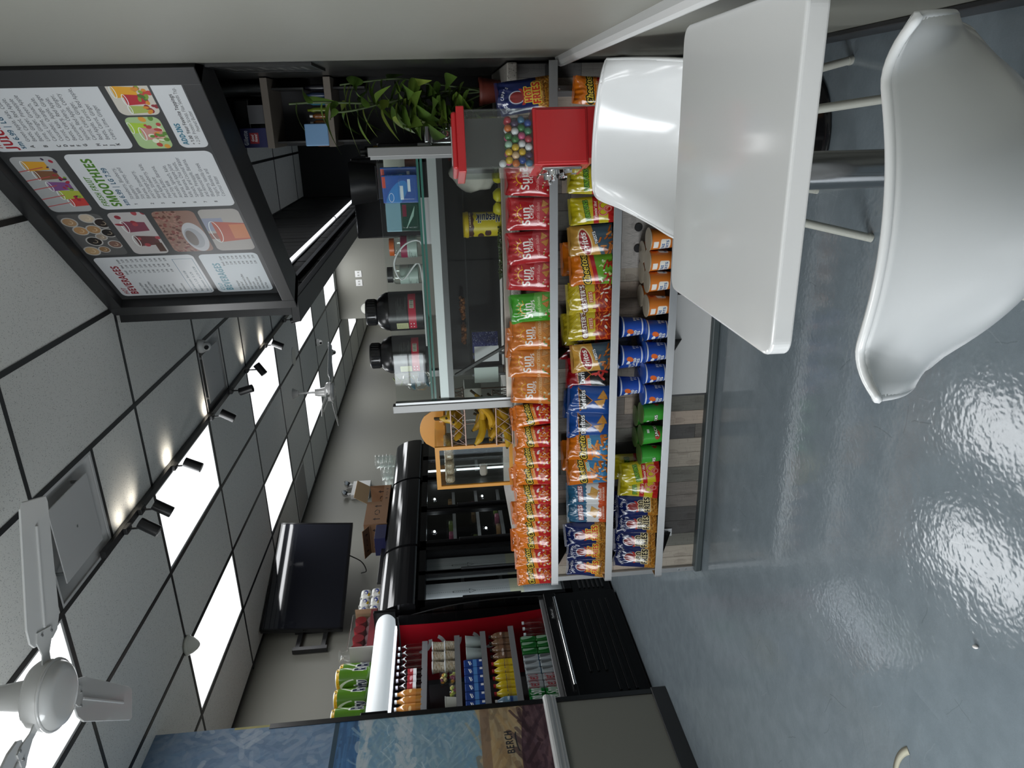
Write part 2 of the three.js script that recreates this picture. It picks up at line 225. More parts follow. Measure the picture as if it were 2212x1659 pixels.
// ---------- menu board on its angled bulkhead ----------
const menuTex = canvas(2048, 1210, (g, w, h) => {
  const px = (s) => s / 1.761 * w, py = (y) => (3.248 - y) / 1.048 * h;      // metres along the board, height in the room
  g.fillStyle = '#3c3d3e'; g.fillRect(0, 0, w, h);
  const panel = (s0, s1, y0, y1, fill = '#d3d5d7') => { const x = px(s0), y = py(y1), W = px(s1 - s0), H = py(y0) - py(y1); g.beginPath(); g.roundRect(x, y, W, H, 34); g.fillStyle = fill; g.fill(); return [x, y, W, H]; };
  const clip = (s0, s1, y0, y1, fill, draw) => { g.save(); const [x, y, W, H] = panel(s0, s1, y0, y1, fill); g.clip(); g.translate(x, y); draw(W, H); g.restore(); };
  const txt = (t, x, y, f, c, a = 'left') => { g.font = f; g.fillStyle = c; g.textAlign = a; g.fillText(t, x, y); };
  const F = (n, b = '') => b + ' ' + n + 'px sans-serif';
  { const [x, y] = panel(1.28, 1.66, 2.605, 3.17);                            // juices
    txt('THE', x + 18, y + 44, 'bold italic 38px sans-serif', '#a3202c'); txt('JUICE', x + 18, y + 104, '900 64px sans-serif', '#a3202c'); txt('sm 6.99 | LG 7.99', x + 18, y + 150, 'bold 36px sans-serif', '#24506a');
    const L = [['A', 'Green Apple, Kale, Cucumber,'], ['', 'Beets, Carrot, Red Apple,'], ['B', 'Beets, Ginger, Pineapple'], ['', 'Lime, Ginger, Green Apple'], ['C', 'Carrot, Lime, Spinach,'], ['D', 'Cucumber, Orange, Kale,'], ['E', 'Carrot, Kale, Apple, Ginger'], ['F', 'Beets, Celery, Red Apple,'], ['G', 'Cucumber, Celery, Ginger,'], ['', 'Spinach, Red Apple, Celery'], ['H', 'Carrot, Celery, Ginger,'], ['I', 'Red Apple, Carrot, Red Apple,'], ['J', 'Beets, Carrot, Ginger'], ['K', 'Celery, Lime, Ginger']];
    L.forEach(([a, b], i) => { txt(a, x + 24, y + 192 + i * 31, F(26, 'bold'), '#222'); txt(b, x + 66, y + 192 + i * 31, F(25), '#33363a'); }); }
  const glassFill = (x, y, W, H, c, rim = '#e8ece8') => { g.fillStyle = c; g.beginPath(); g.moveTo(x, y); g.lineTo(x + W, y); g.lineTo(x + W * 0.88, y + H); g.lineTo(x + W * 0.12, y + H); g.fill(); g.strokeStyle = rim; g.lineWidth = 4; g.beginPath(); g.ellipse(x + W / 2, y, W / 2, W * 0.14, 0, 0, 7); g.stroke(); };
  const dots = (n, W, H, y0, cols, r0, r1) => { for (let i = 0; i < n; i++) { g.fillStyle = pick(cols); g.beginPath(); g.ellipse(rnd() * W, rr(y0, 1) * H, rr(r0, r1), rr(r0, r1) * 0.8, rnd() * 3, 0, 7); g.fill(); } };
  clip(1.471, 1.65, 2.42, 2.58, '#cfc9bd', (W, H) => { glassFill(W * 0.52, H * 0.12, W * 0.34, H * 0.55, '#e2a21c'); glassFill(W * 0.3, H * 0.3, W * 0.32, H * 0.55, '#b81f2e'); glassFill(W * 0.05, H * 0.3, W * 0.24, H * 0.5, '#a5b45a'); dots(26, W, H, 0.62, ['#7a9a2c', '#8c1f2a', '#c2392f', '#4c6b22', '#d58a25'], 8, 20); });
  clip(1.276, 1.461, 2.44, 2.58, '#a9c48c', (W, H) => { glassFill(W * 0.5, H * 0.05, W * 0.34, H * 0.5, '#a8c93e'); glassFill(W * 0.28, H * 0.3, W * 0.4, H * 0.62, '#c98f86'); dots(24, W, H, 0.5, ['#5f8a36', '#d99a3a', '#b6423f', '#dfe3c8'], 8, 20); });
  { const [x, y] = panel(1.276, 1.66, 2.29, 2.41); txt('ADD-INS', x + 22, y + 46, '900 36px sans-serif', '#2f6f86'); txt('+ 1.00  Your Favorite Toppings', x + 22, y + 78, F(23, 'bold'), '#2b2b2b'); txt('+ 2.00  Protein Scoop, Flax Seeds Tsp.', x + 22, y + 104, F(22), '#2b2b2b'); txt('Peanut Butter', x + 110, y + 129, F(22), '#2b2b2b'); }
  clip(0.865, 1.247, 2.962, 3.15, '#a9aaaa', (W, H) => { [['#c23a36', 0.1], ['#a8b23c', 0.24], ['#7a4a82', 0.4], ['#7a5034', 0.6], ['#d39a2c', 0.76]].forEach(([c, p], i) => glassFill(W * p, H * (0.62 - 0.1 * i), W * 0.17, H * 0.5, c)); dots(22, W, H, 0.7, ['#a31f38', '#3c2a44', '#7b9a35'], 6, 14); g.strokeStyle = '#b84a4a'; g.lineWidth = 6; for (const p of [0.18, 0.32, 0.5, 0.66, 0.82]) { g.beginPath(); g.moveTo(W * p, H * 0.6); g.lineTo(W * p - 30, 0); g.stroke(); } });
  { const [x, y, W] = panel(0.872, 1.255, 2.295, 2.92); txt('FRESH FRUIT', x + 26, y + 52, 'bold italic 40px sans-serif', '#4b7d25'); txt('SMOOTHIES', x + 24, y + 118, '900 68px sans-serif', '#4b7d25'); txt('sm 6.99 | LG 7.99', x + 30, y + 164, 'bold 38px sans-serif', '#24506a');
    const L = [['1', 'Strawberry, Blueberry,'], ['', 'Raspberry, Honey, and'], ['', 'Soy Milk'], ['2', 'Banana, Strawberry,'], ['', 'and Orange Juice'], ['3', 'Mango, Strawberry, Kale,'], ['', 'and Apple Juice'], ['4', 'Peanut Butter, Banana,'], ['', 'and Soy Milk'], ['5', 'Avocado, Spinach, Kale,'], ['', 'Banana, and Apple Juice'], ['6', 'Kale, Banana, Chia Seeds,'], ['', 'Spinach, and Coconut Water'], ['7', 'Mango, Pineapple, Banana,'], ['', 'and Almond Milk'], ['8', 'Blueberry, Vanilla Greek'], ['', 'Yogurt, Banana, and'], ['', 'Coconut Water']];
    L.forEach(([a, b], i) => { txt(a, x + 34, y + 206 + i * 28.5, F(24, 'bold'), '#333'); txt(b, x + 84, y + 206 + i * 28.5, F(25), '#3a3d44'); }); }
  clip(0.497, 0.845, 2.95, 3.155, '#5c5b5a', (W, H) => { for (const [x, y, r, c] of [[0.82, 0.2, 0.13, '#a98662'], [0.62, 0.3, 0.13, '#b3885a'], [0.36, 0.42, 0.14, '#1c1512'], [0.64, 0.62, 0.13, '#a57f55'], [0.9, 0.66, 0.13, '#c2b19b'], [0.46, 0.66, 0.1, '#9a8c7c'], [0.55, 0.9, 0.13, '#17110e'], [0.27, 0.85, 0.12, '#7b5a4e'], [0.15, 0.5, 0.1, '#8c6b48'], [0.12, 0.18, 0.14, '#b99a72'], [0.78, 0.92, 0.14, '#231712']]) { g.fillStyle = '#b8b5b0'; g.beginPath(); g.arc(W * x, H * y, W * r * 0.82, 0, 7); g.fill(); g.fillStyle = c; g.beginPath(); g.arc(W * x, H * y, W * r * 0.68, 0, 7); g.fill(); g.strokeStyle = 'rgba(225,205,175,0.7)'; g.lineWidth = 5; g.beginPath(); g.arc(W * x, H * y, W * r * 0.3, 0.5, 4); g.stroke(); } });
  clip(0.495, 0.847, 2.742, 2.918, '#b9b4b2', (W, H) => { glassFill(W * 0.54, H * 0.25, W * 0.26, H * 0.6, '#7a3a4c'); glassFill(W * 0.2, H * 0.3, W * 0.26, H * 0.62, '#5b3435'); dots(9, W, H, 0.1, ['#8e2b38', '#a24048'], 12, 24); g.fillStyle = '#4a2c22'; g.fillRect(W * 0.05, H * 0.75, W * 0.22, H * 0.2); });
  clip(0.502, 0.845, 2.51, 2.712, '#8b6a5c', (W, H) => { dots(160, W, H * 0.6, 0, ['#7c3f38', '#5d3428', '#a0776a'], 6, 13); g.fillStyle = '#b9babd'; g.beginPath(); g.ellipse(W * 0.36, H * 0.72, W * 0.36, H * 0.28, 0, 0, 7); g.fill(); g.fillStyle = '#9fa1a6'; g.beginPath(); g.ellipse(W * 0.34, H * 0.68, W * 0.25, H * 0.22, 0, 0, 7); g.fill(); g.fillStyle = '#6f6660'; g.beginPath(); g.ellipse(W * 0.34, H * 0.62, W * 0.19, H * 0.13, 0, 0, 7); g.fill(); });
  clip(0.499, 0.848, 2.297, 2.492, '#a8a39e', (W, H) => { g.fillStyle = '#8d93a6'; g.fillRect(W * 0.5, 0, W * 0.3, H * 0.5); g.fillStyle = '#8b5c50'; g.fillRect(W * 0.3, 0, W * 0.14, H); glassFill(W * 0.22, H * 0.2, W * 0.5, H * 0.85, '#b0553f'); g.fillStyle = '#c77a4e'; g.fillRect(W * 0.3, H * 0.6, W * 0.34, H * 0.4); });
  const rows = (x, y, W, L, st, cols) => L.forEach(([n, ...p], i) => { txt(n, x + 22, y + i * st, F(19, 'bold'), '#2a2d30'); p.forEach((q, k) => txt(q, x + W - 26 - (cols - 1 - k) * 62, y + i * st, F(18, 'bold'), '#2a2d30', 'right')); });
  { const [x, y, W] = panel(0.085, 0.475, 2.637, 3.15); txt('HOT', x + 22, y + 50, 'bold italic 38px sans-serif', '#8f2530'); txt('BEVERAGES', x + 20, y + 108, '900 62px sans-serif', '#8f2530');
    rows(x, y + 140, W, [['', 'Small', 'Med', 'Large'], ['Regular Coffee', '1.75', '2.50', '3.25'], ['Decaf Coffee', '1.75', '2.50', '3.25'], ['Flavored Coffee', '1.75', '2.50', '3.25'], ['Deaf Coffee', '1.75', '2.50', '3.25'], ['Dark Chai', '2.00', '2.50', '3.25'], ['Herbal Tea', '2.00', '2.50', '3.25'], ['Lemon Tea', '1.75', '2.50', '3.25'], ['Cappuccino', '1.75', '2.50', '5.99'], ['Latte', '3.99', '4.99', '5.99'], ['Mochaccino', '3.99', '4.99', '5.99']], 28, 3);
    g.strokeStyle = '#59798c'; g.lineWidth = 3; g.strokeRect(x + 14, y + 456, W - 60, 120); txt('Café Americano  Shot 3.50', x + 24, y + 488, F(20, 'bold'), '#2c4250'); txt('Espresso  S. 3.25   D. 3.75', x + 24, y + 524, F(20, 'bold'), '#2c4250'); txt('Hot Chocolate  sm 2.25 LG 3.50', x + 24, y + 560, F(20, 'bold'), '#2c4250'); }
  { const [x, y, W] = panel(0.085, 0.47, 2.303, 2.612, '#cfd6da'); txt('COLD', x + 22, y + 46, 'bold italic 34px sans-serif', '#5f93a3'); txt('BEVERAGES', x + 20, y + 100, '900 60px sans-serif', '#5f93a3');
    rows(x, y + 130, W, [['', 'Small', 'Large'], ['Iced Regular', '2.99', '3.99'], ['Iced Decaf', '2.99', '3.99'], ['Iced Flavored Coffee', '2.99', '3.99'], ['Iced Cappuccino', '4.99', '5.99'], ['Iced Latte', '4.99', '5.99'], ['Iced Chai Latte', '4.99', '5.99'], ['Iced Mochaccino', '5.99', '6.99'], ['Iced Tea', '2.99', '3.99']], 25, 2); }
});
{
  const t = thing('menu_board', 'large framed drinks menu board on black bulkhead under the ceiling', 'menu board', null, -1.0, 2.2, 4.34, 0);
  const a = Math.atan2(4.34 - 3.07, 1.22); t.rotation.y = -a;         // local +x runs along the board towards the right-hand wall
  t.rotation.y = -a; const L = 1.761, H = CEIL - 2.2;
  const fm = mat([0.020, 0.020, 0.021], 0.38);
  part(t, 'backing', box(0, L, 0, H, 0.04, 0.16), M.blackMatt);
  part(t, 'menu_print', sheet(L, H).translate(L / 2, H / 2, 0), mat([0.97, 0.97, 0.97], 0.3, { map: menuTex }), 0, 0, 0.035, 'printed sheet of juices, smoothies and coffee prices');
  part(t, 'frame_bottom', box(-0.03, L, -0.01, 0.062, -0.02, 0.17, 0.004), fm); part(t, 'frame_top', box(-0.03, L, H - 0.075, H, -0.02, 0.17, 0.004), fm);
  part(t, 'frame_side', box(-0.035, 0.05, -0.01, H, -0.022, 0.17, 0.004), fm); part(t, 'frame_side', box(L - 0.085, L, -0.01, H, -0.022, 0.17, 0.004), fm);
 
}
// the side bulkhead that runs back from the board: black boards, lit by a tube underneath
{
  const w = struct('wall_bulkhead'); part(w, 'core', box(-1.10, -1.02, 2.24, CEIL, 4.42, 10.9), M.black);
  for (let d = 4.5; d < 10.8; d += 0.2) part(w, 'board', box(-1.02, -1.004 + rr(0, 0.006), 2.24, CEIL, d + 0.004, d + 0.196), M.blackMatt);
  part(w, 'bottom_board', box(-1.14, -0.985, 2.19, 2.24, 4.40, 10.9, 0.004), M.black); part(w, 'ledge', box(-1.004, -0.975, 2.30, 2.33, 4.6, 10.8), M.black);
  const t = thing('tube_light', 'thin lit tube lamp along the black bulkhead over the kitchen', 'tube light', null, -0.975, 2.455, 0, 0);
  part(t, 'tube', rod(V(0, 0, 5.55), V(0, 0, 8.1), 0.014), glow('#f4f8ff', 1.6)); part(t, 'tube', rod(V(0, 0, 8.16), V(0, 0, 10.6), 0.014), glow('#f4f8ff', 1.6));
  for (const d of [5.53, 8.13, 10.62]) part(t, 'end_cap', rod(V(0, 0, d - 0.025), V(0, 0, d + 0.025), 0.017), M.white); part(t, 'channel', box(-0.032, -0.015, -0.02, 0.02, 5.5, 10.65), M.blackMatt);
  const l = new THREE.RectAreaLight(0xeef5ff, 3, 5.0, 0.03); l.position.set(-0.93, 2.43, -8.1); l.lookAt(0.1, 1.4, -8.1); scene.add(l);
}

// ---------- track lights, detectors, fans ----------
{
  const t = thing('light_track', 'long black ceiling track carrying the spotlights', 'light track', null, -2.18, CEIL, 0); part(t, 'track', box(-0.018, 0.018, -0.03, -0.004, 3.62, 12.6), M.black); part(t, 'end_cap', box(-0.02, 0.02, -0.034, -0.004, 3.58, 3.64), M.black);
  const mk = () => { const s = thing('spotlight', 'small black cylinder spotlight hanging from the ceiling track', 'spotlight', 'spotlights on the ceiling track');
    part(s, 'adapter', box(-0.02, 0.02, -0.025, 0, -0.035, 0.035, 0.004), M.black); part(s, 'arm', rod(V(0, -0.02, 0), V(0, -0.1, 0), 0.006), M.black);
    const h = new THREE.Group(); h.name = 'head'; h.position.set(0, -0.135, 0); s.add(h);
    const can = mesh('can', lathe([[0.0, 0.058], [0.031, 0.058], [0.034, 0.055], [0.034, -0.06], [0.030, -0.06], [0.030, -0.045], [0, -0.045]], 24), M.black), lens = mesh('lens', lathe([[0, -0.044], [0.029, -0.044]], 20), glow('#fffdf4', 1.5)); h.add(can, lens);
    s.userData.head = true; return s; };
  const first = mk();
  [[3.85, 2.6, 0.5], [4.07, 2.5, -0.2], [4.66, 2.7, 0.2], [5.54, 2.6, 0.1], [6.13, 0.4, 0.1], [6.69, 2.2, 0.6], [7.49, 2.7, 0.2], [8.52, 0.5, 0], [9.13, 2.4, 0.4], [10.0, 0.4, 0], [10.73, 2.6, 0.2]].forEach(([d, tilt, turn], i) => {
    const s = i ? dup(first, -2.18, CEIL - 0.03, d) : first; if (!i) s.position.set(-2.18, CEIL - 0.03, -d);
    delete s.userData.head; const up = tilt > 1.5; const h = s.children[2]; h.rotation.set(0, turn * 0.5, up ? tilt : 0.25);
    const a = new THREE.Vector3(Math.sin(up ? tilt : 0.25), -Math.cos(up ? tilt : 0.25), 0).applyAxisAngle(new THREE.Vector3(0, 1, 0), turn * 0.5);
    if (i < 7) { const l = new THREE.SpotLight(0xfff4e4, up ? (i < 2 ? 0.05 : 0.09) : 0.3, 6, 0.95, 0.9, 2); l.position.set(-2.18, CEIL - 0.165, -d).addScaledVector(a, 0.075); l.target.position.copy(l.position).add(a); l.castShadow = true; scene.add(l, l.target); }
  });
}
{ const t = thing('smoke_detector', 'round white smoke detector at the corner of a ceiling light', 'smoke detector', null, -3.42, CEIL - 0.004, 4.35); part(t, 'base', lathe([[0, 0], [0.07, 0], [0.07, -0.018], [0.062, -0.024], [0, -0.024]]), M.offWhite); part(t, 'sensor_dome', lathe([[0.062, -0.024], [0.055, -0.045], [0.03, -0.075], [0.012, -0.088], [0, -0.09]]), M.offWhite); }
function dome(x, d, label, ball) { const t = thing('dome_camera', label, 'camera', null, x, CEIL - 0.004, d); part(t, 'mount', lathe([[0, 0], [0.05, 0], [0.055, -0.02], [0.045, -0.05], [0, -0.05]]), M.white); const b = part(t, 'eyeball', new THREE.SphereGeometry(0.036, 18, 12), M.white, 0, -0.06, -0.005); const l = mesh('lens', new THREE.CylinderGeometry(0.016, 0.016, 0.02, 14).rotateX(Math.PI / 2), M.blackGloss); l.position.set(0.0, -0.012, 0.032); b.add(l); }
dome(-1.62, 5.63, 'white dome camera beside the second air diffuser'); dome(-3.05, 10.5, 'white dome camera far down the room, right of the distant fan'); dome(-3.55, 11.6, 'white dome camera near the back corridor opening');
{ const t = thing('ceiling_speaker', 'round flush ceiling speaker beside the far fan', 'speaker', null, -2.75, CEIL - 0.001, 8.9); part(t, 'grille', cyl(0.11, 0.11, 0.006, 32).translate(0, -0.006, 0), M.offWhite); part(t, 'rim', new THREE.TorusGeometry(0.112, 0.006, 6, 32).rotateX(Math.PI / 2), M.white); }
function fan(label, x, y, d, ang, R) {
  const t = thing('ceiling_fan', label, 'ceiling fan', null, x, y, d); const fm = mat([0.52, 0.52, 0.51], 0.24, { clearcoat: 0.5 });
  part(t, 'motor_housing', lathe([[0, -0.058], [0.08, -0.058], [0.104, -0.048], [0.114, -0.032], [0.12, -0.02], [0.12, 0.025], [0.11, 0.04], [0.08, 0.05], [0.05, 0.06], [0, 0.062]], 40), fm); part(t, 'trim_ring', new THREE.TorusGeometry(0.118, 0.006, 8, 40).rotateX(Math.PI / 2).translate(0, -0.022, 0), fm);
  part(t, 'coupling', cyl(0.06, 0.045, 0.12, 24).translate(0, 0.055, 0), fm); part(t, 'downrod', cyl(0.0125, 0.0125, CEIL - y - 0.1, 12).translate(0, 0.12, 0), fm); part(t, 'canopy', cyl(0.035, 0.065, 0.07, 24).translate(0, CEIL - y - 0.07, 0), fm);
  const sh = new THREE.Shape(); [[0.19, -0.05], [0.21, -0.07], [0.26, -0.08], [R - 0.02, -0.066], [R, -0.056], [R, 0.058], [R - 0.02, 0.066], [0.26, 0.08], [0.21, 0.064], [0.19, 0.04]].forEach(([a, b], i) => (i ? sh.lineTo(a, b) : sh.moveTo(a, b)));
  const bg = new THREE.ExtrudeGeometry(sh, { depth: 0.004, bevelEnabled: true, bevelSize: 0.002, bevelThickness: 0.002, bevelSegments: 1 }).rotateX(-Math.PI / 2);
  const rib = box(0.24, R - 0.09, 0.004, 0.012, -0.006, 0.006, 0.004), ribB = box(0.24, R - 0.09, -0.008, 0.001, -0.006, 0.006, 0.004), arm = new THREE.ExtrudeGeometry((() => { const s = new THREE.Shape(); s.moveTo(0.08, -0.03); s.lineTo(0.15, -0.022); s.lineTo(0.2, -0.045); s.lineTo(0.235, -0.04); s.lineTo(0.235, 0.03); s.lineTo(0.2, 0.03); s.lineTo(0.15, 0.012); s.lineTo(0.08, 0.02); return s; })(), { depth: 0.005, bevelEnabled: false }).rotateX(-Math.PI / 2).translate(0, -0.006, 0);
  for (const a of ang) { const b = part(t, 'blade', bg, fm); b.rotation.set(0, a, 0, 'YXZ'); b.rotation.x = -0.14; b.add(mesh('rib', rib, fm), mesh('rib', ribB, fm), mesh('blade_arm', arm, fm)); for (const q of [-0.028, 0.02]) { const s = mesh('screw', cyl(0.005, 0.005, 0.006, 8).translate(0.22, -0.01, q), M.brushed); b.add(s); } }
}
const D2 = Math.PI / 180;
fan('white three-blade ceiling fan below a lit panel near the painted wall', -1.86, 2.76, 2.16, [18 * D2, 136 * D2, 257 * D2], 0.69);
fan('white three-blade ceiling fan far down the room on a long rod', -3.14, 2.80, 8.6, [42 * D2, 148 * D2, 270 * D2], 0.66);

// ---------- television ----------
{
  const t = thing('television', 'large flat television on a wall arm, screen dark and full of reflections', 'television', null, -4.6, 2.47, 5.9, 0); t.rotation.y = Math.atan2(1.3, 0.4);   // local +x runs along the screen, away from the camera
  const W = 1.36, H = 0.77; t.rotation.set(0.1, Math.atan2(1.3, 0.4), 0, 'YXZ');
  part(t, 'cabinet', box(0, W, 0, H, 0.0, 0.045, 0.006), M.blackMatt);
  part(t, 'screen', box(0.018, W - 0.018, 0.03, H - 0.018, -0.003, 0.001), mat([0.012, 0.013, 0.018], 0.05, { clearcoat: 1, clearcoatRoughness: 0.02 })); part(t, 'logo_mark', box(W / 2 - 0.02, W / 2 + 0.02, 0.010, 0.018, -0.002, 0), M.brushed);
  part(t, 'bezel', merge([box(0, W, 0, 0.03, -0.006, 0.01), box(0, W, H - 0.018, H, -0.006, 0.01), box(0, 0.018, 0, H, -0.006, 0.01), box(W - 0.018, W, 0, H, -0.006, 0.01)]), M.blackGloss);
  single('television_cable', tube([V(-4.32, 2.48, 6.75), V(-4.45, 2.36, 6.8), V(-4.6, 2.33, 6.85), V(-4.69, 2.40, 6.95)], 0.006, 24), M.black, 'black cable hanging between the television and the wall', 'cable');
  const arm = thing('television_mount', 'black steel swing-arm bracket behind the television', 'wall bracket', null, 0, 0, 0); 
  part(arm, 'wall_plate', box(-4.70, -4.67, 2.55, 2.95, 6.0, 6.4), M.black); part(arm, 'swing_arm', box(-4.68, -4.645, 2.62, 2.66, 5.72, 6.3), M.black); part(arm, 'swing_arm', box(-4.68, -4.645, 2.86, 2.90, 5.72, 6.3), M.black); part(arm, 'upright', box(-4.685, -4.64, 2.60, 2.92, 5.70, 5.745), M.black);
}
// ---------- coolers along the left wall ----------
const coolerBlack = mat([0.004, 0.004, 0.0045], 0.3, { specularIntensity: 0.45 }), liner = mat([0.10, 0.10, 0.104], 0.5), railGrey = mat([0.20, 0.20, 0.205], 0.4);
const XF = -3.80;                                                     // front of the cooler row
function canopyGeo(d0, d1, y0, y1, xb, xf) { const s = new THREE.Shape(); s.moveTo(xb, y0); s.lineTo(xf - 0.03, y0); s.quadraticCurveTo(xf, y0, xf, y0 + 0.04); s.quadraticCurveTo(xf + 0.005, y1 - 0.14, xf - 0.07, y1 - 0.03); s.quadraticCurveTo(xf - 0.1, y1, xf - 0.14, y1); s.lineTo(xb, y1); return new THREE.ExtrudeGeometry(s, { depth: d1 - d0, bevelEnabled: false, curveSegments: 10 }).translate(0, 0, -d1); }
const redTex = canvas(512, 1024, (g, w, h) => { g.fillStyle = '#0b0b0c'; g.fillRect(0, 0, w, h); g.fillStyle = '#9c1420'; g.beginPath(); g.moveTo(0, 0); g.lineTo(w * 0.86, 0); g.bezierCurveTo(w * 0.84, h * 0.3, w * 0.86, h * 0.65, w * 0.94, h); g.lineTo(0, h); g.fill(); g.strokeStyle = '#c9c9c9'; g.lineWidth = 26; for (const [y, k] of [[0.16, 1], [0.26, -1], [0.36, 1], [0.5, -1], [0.62, 1]]) { g.beginPath(); g.ellipse(w * 0.55, h * y, 60, 34, 0.5 * k, 0.6, 3.4); g.stroke(); } });
{ // open merchandiser with lit header
  const d0 = 3.88, d1 = 5.10, t = thing('open_cooler', 'black open-front drinks cooler with lit white header beside the painted wall', 'cooler', null, 0, 0, 0);
  part(t, 'base', box(-4.66, XF + 0.01, 0.02, 0.56, d0, d1, 0.006), coolerBlack); part(t, 'back_panel', box(-4.68, -4.62, 0.56, 2.0, d0, d1), liner);
  part(t, 'roof', box(-4.68, -3.96, 1.86, 2.03, d0, d1, 0.01), coolerBlack);
  const hs = new THREE.Shape(); hs.moveTo(-3.98, 1.865); hs.lineTo(-3.87, 1.865); hs.quadraticCurveTo(-3.80, 1.90, -3.82, 1.955); hs.quadraticCurveTo(-3.84, 2.01, -3.93, 2.03); hs.lineTo(-3.98, 2.03);
  part(t, 'light_header', new THREE.ExtrudeGeometry(hs, { depth: 1.06, bevelEnabled: false, curveSegments: 10 }).translate(0, 0, -5.04), glow('#d6e2e8', 0.34), 0, 0, 0, 'curved white illuminated header');
  for (const d of [3.955, 5.055]) part(t, 'header_cap', box(-3.99, -3.795, 1.855, 2.04, d - 0.018, d + 0.018, 0.008), coolerBlack);
  const hl = new THREE.RectAreaLight(0xe0ecf4, 0.36, 1.04, 0.09); hl.position.set(-3.785, 1.92, -4.5); hl.lookAt(0, 1.5, -4.5); t.add(hl);
  const il = new THREE.RectAreaLight(0xf2f7ff, 10, 1.0, 0.04); il.position.set(-3.93, 1.85, -4.5); il.lookAt(-4.3, 1.0, -4.5); t.add(il); part(t, 'inner_lamp', box(-3.95, -3.91, 1.852, 1.862, 4.0, 5.0), glow('#eef4ff', 1.0));
  part(t, 'header_base', box(-4.62, -3.96, 1.85, 1.862, d0, d1), coolerBlack);
  part(t, 'end_panel', box(-4.66, -3.90, 0.56, 1.86, 5.08, d1), liner);
  part(t, 'end_graphic', sheet(0.70, 1.24).rotateY(0), mat([1, 1, 1], 0.25, { map: redTex, clearcoat: 0.6 }), -4.22, 1.22, 5.078, 'red end panel with pale swirls');
  for (const [d, n] of [[d0 + 0.012, 0], [d1 - 0.008, 1]]) { const s = new THREE.Shape(); s.moveTo(-3.92, 1.85); s.bezierCurveTo(-3.80, 1.5, -3.77, 1.0, -3.80, 0.62); s.lineTo(-3.93, 0.62); s.lineTo(-3.93, 1.85); part(t, 'glass_end', new THREE.ExtrudeGeometry(s, { depth: 0.006, bevelEnabled: false, curveSegments: 14 }), M.glass, 0, 0, d); const c = new THREE.CubicBezierCurve3(V(-3.92, 1.85, d), V(-3.80, 1.5, d), V(-3.77, 1.0, d), V(-3.80, 0.62, d)); part(t, 'glass_edge', new THREE.TubeGeometry(c, 20, 0.005, 6), M.black); }
  part(t, 'front_lip', box(-3.86, XF + 0.02, 0.52, 0.625, d0, d1, 0.012), coolerBlack); part(t, 'lip_trim', box(-3.87, -3.84, 0.615, 0.655, d0, d1, 0.004), railGrey);
  part(t, 'bumper_bar', rod(V(XF + 0.045, 0.545, 4.0), V(XF + 0.045, 0.545, 5.0), 0.013, 14), M.chrome); for (const d of [4.06, 4.94]) part(t, 'bar_bracket', box(XF + 0.01, XF + 0.045, 0.54, 0.55, d - 0.01, d + 0.01), M.chrome);
  const logo = canvas(256, 64, (g) => { g.fillStyle = '#0a0a0b'; g.fillRect(0, 0, 256, 64); g.fillStyle = '#b8b8b8'; g.font = 'italic bold 44px sans-serif'; g.fillText('Turbo air', 20, 48); });
  part(t, 'maker_plate', sheet(0.16, 0.04).rotateY(Math.PI / 2), mat([1, 1, 1], 0.4, { map: logo }), XF + 0.022, 0.585, 4.83);
  for (let i = 0; i < 6; i++) part(t, 'louver', box(XF + 0.008, XF + 0.02, 0.10 + i * 0.058, 0.118 + i * 0.058, i < 3 ? 3.95 : 4.15, 4.98, 0.003), coolerBlack); part(t, 'kick_plate', box(-4.5, XF - 0.01, 0, 0.05, d0 + 0.02, d1 - 0.02), M.blackMatt);
  [[1.635, -4.0], [1.375, -3.97], [1.165, -3.95], [0.935, -3.92]].forEach(([y, xf]) => { const s = part(t, 'shelf', box(-4.6, xf, y - 0.012, y, d0 + 0.03, 4.88), railGrey); s.add(mesh('price_rail', box(xf, xf + 0.012, y - 0.032, y + 0.012, d0 + 0.03, 4.88), railGrey)); });
  part(t, 'deck', box(-4.6, -3.87, 0.60, 0.615, d0 + 0.03, 5.06), railGrey);
}
// products on its shelves
const wrapTex = (cols, words, o = {}) => canvas(256, 128, (g, w, h) => { g.fillStyle = cols[0]; g.fillRect(0, 0, w, h); if (cols[1]) { g.fillStyle = cols[1]; g.fillRect(0, h * 0.62, w, h * 0.38); } g.textAlign = 'center'; for (let k = 0; k < 2; k++) { g.fillStyle = o.ink || '#fff'; g.font = (o.font || 'bold') + ' ' + (o.size || 34) + 'px sans-serif'; if (words) g.fillText(words, w * (0.25 + 0.5 * k), h * 0.55); else { g.globalAlpha = 0.55; g.beginPath(); g.ellipse(w * (0.25 + 0.5 * k), h * 0.42, w * 0.1, h * 0.14, 0.4, 0, 7); g.fill(); g.globalAlpha = 1; } } });
function bottle(label, group, liquid, wrap, cap, k = 1, fat = 1, clear = false) {
  const t = thing('drink_bottle', label, 'bottle', group), r = 0.031 * fat, lm = clear ? pane() : mat(liquid, 0.12, { clearcoat: 0.6 });
  part(t, 'bottle_body', lathe([[0, 0], [r * 0.9, 0], [r, 0.008], [r, 0.13 * k], [r * 0.85, 0.15 * k], [r * 0.45, 0.18 * k], [r * 0.4, 0.195 * k], [0, 0.195 * k]], 20), lm);
  if (wrap) part(t, 'label_wrap', cyl(r * 1.015, r * 1.015, 0.07 * k, 20, true).translate(0, 0.05 * k, 0), mat([1, 1, 1], 0.4, { map: wrap }));
  part(t, 'bottle_cap', cyl(r * 0.45, r * 0.45, 0.017, 14).translate(0, 0.192 * k, 0), mat(cap, 0.4)); return t;
}
const G1 = 'bottled drinks on the top cooler shelf';
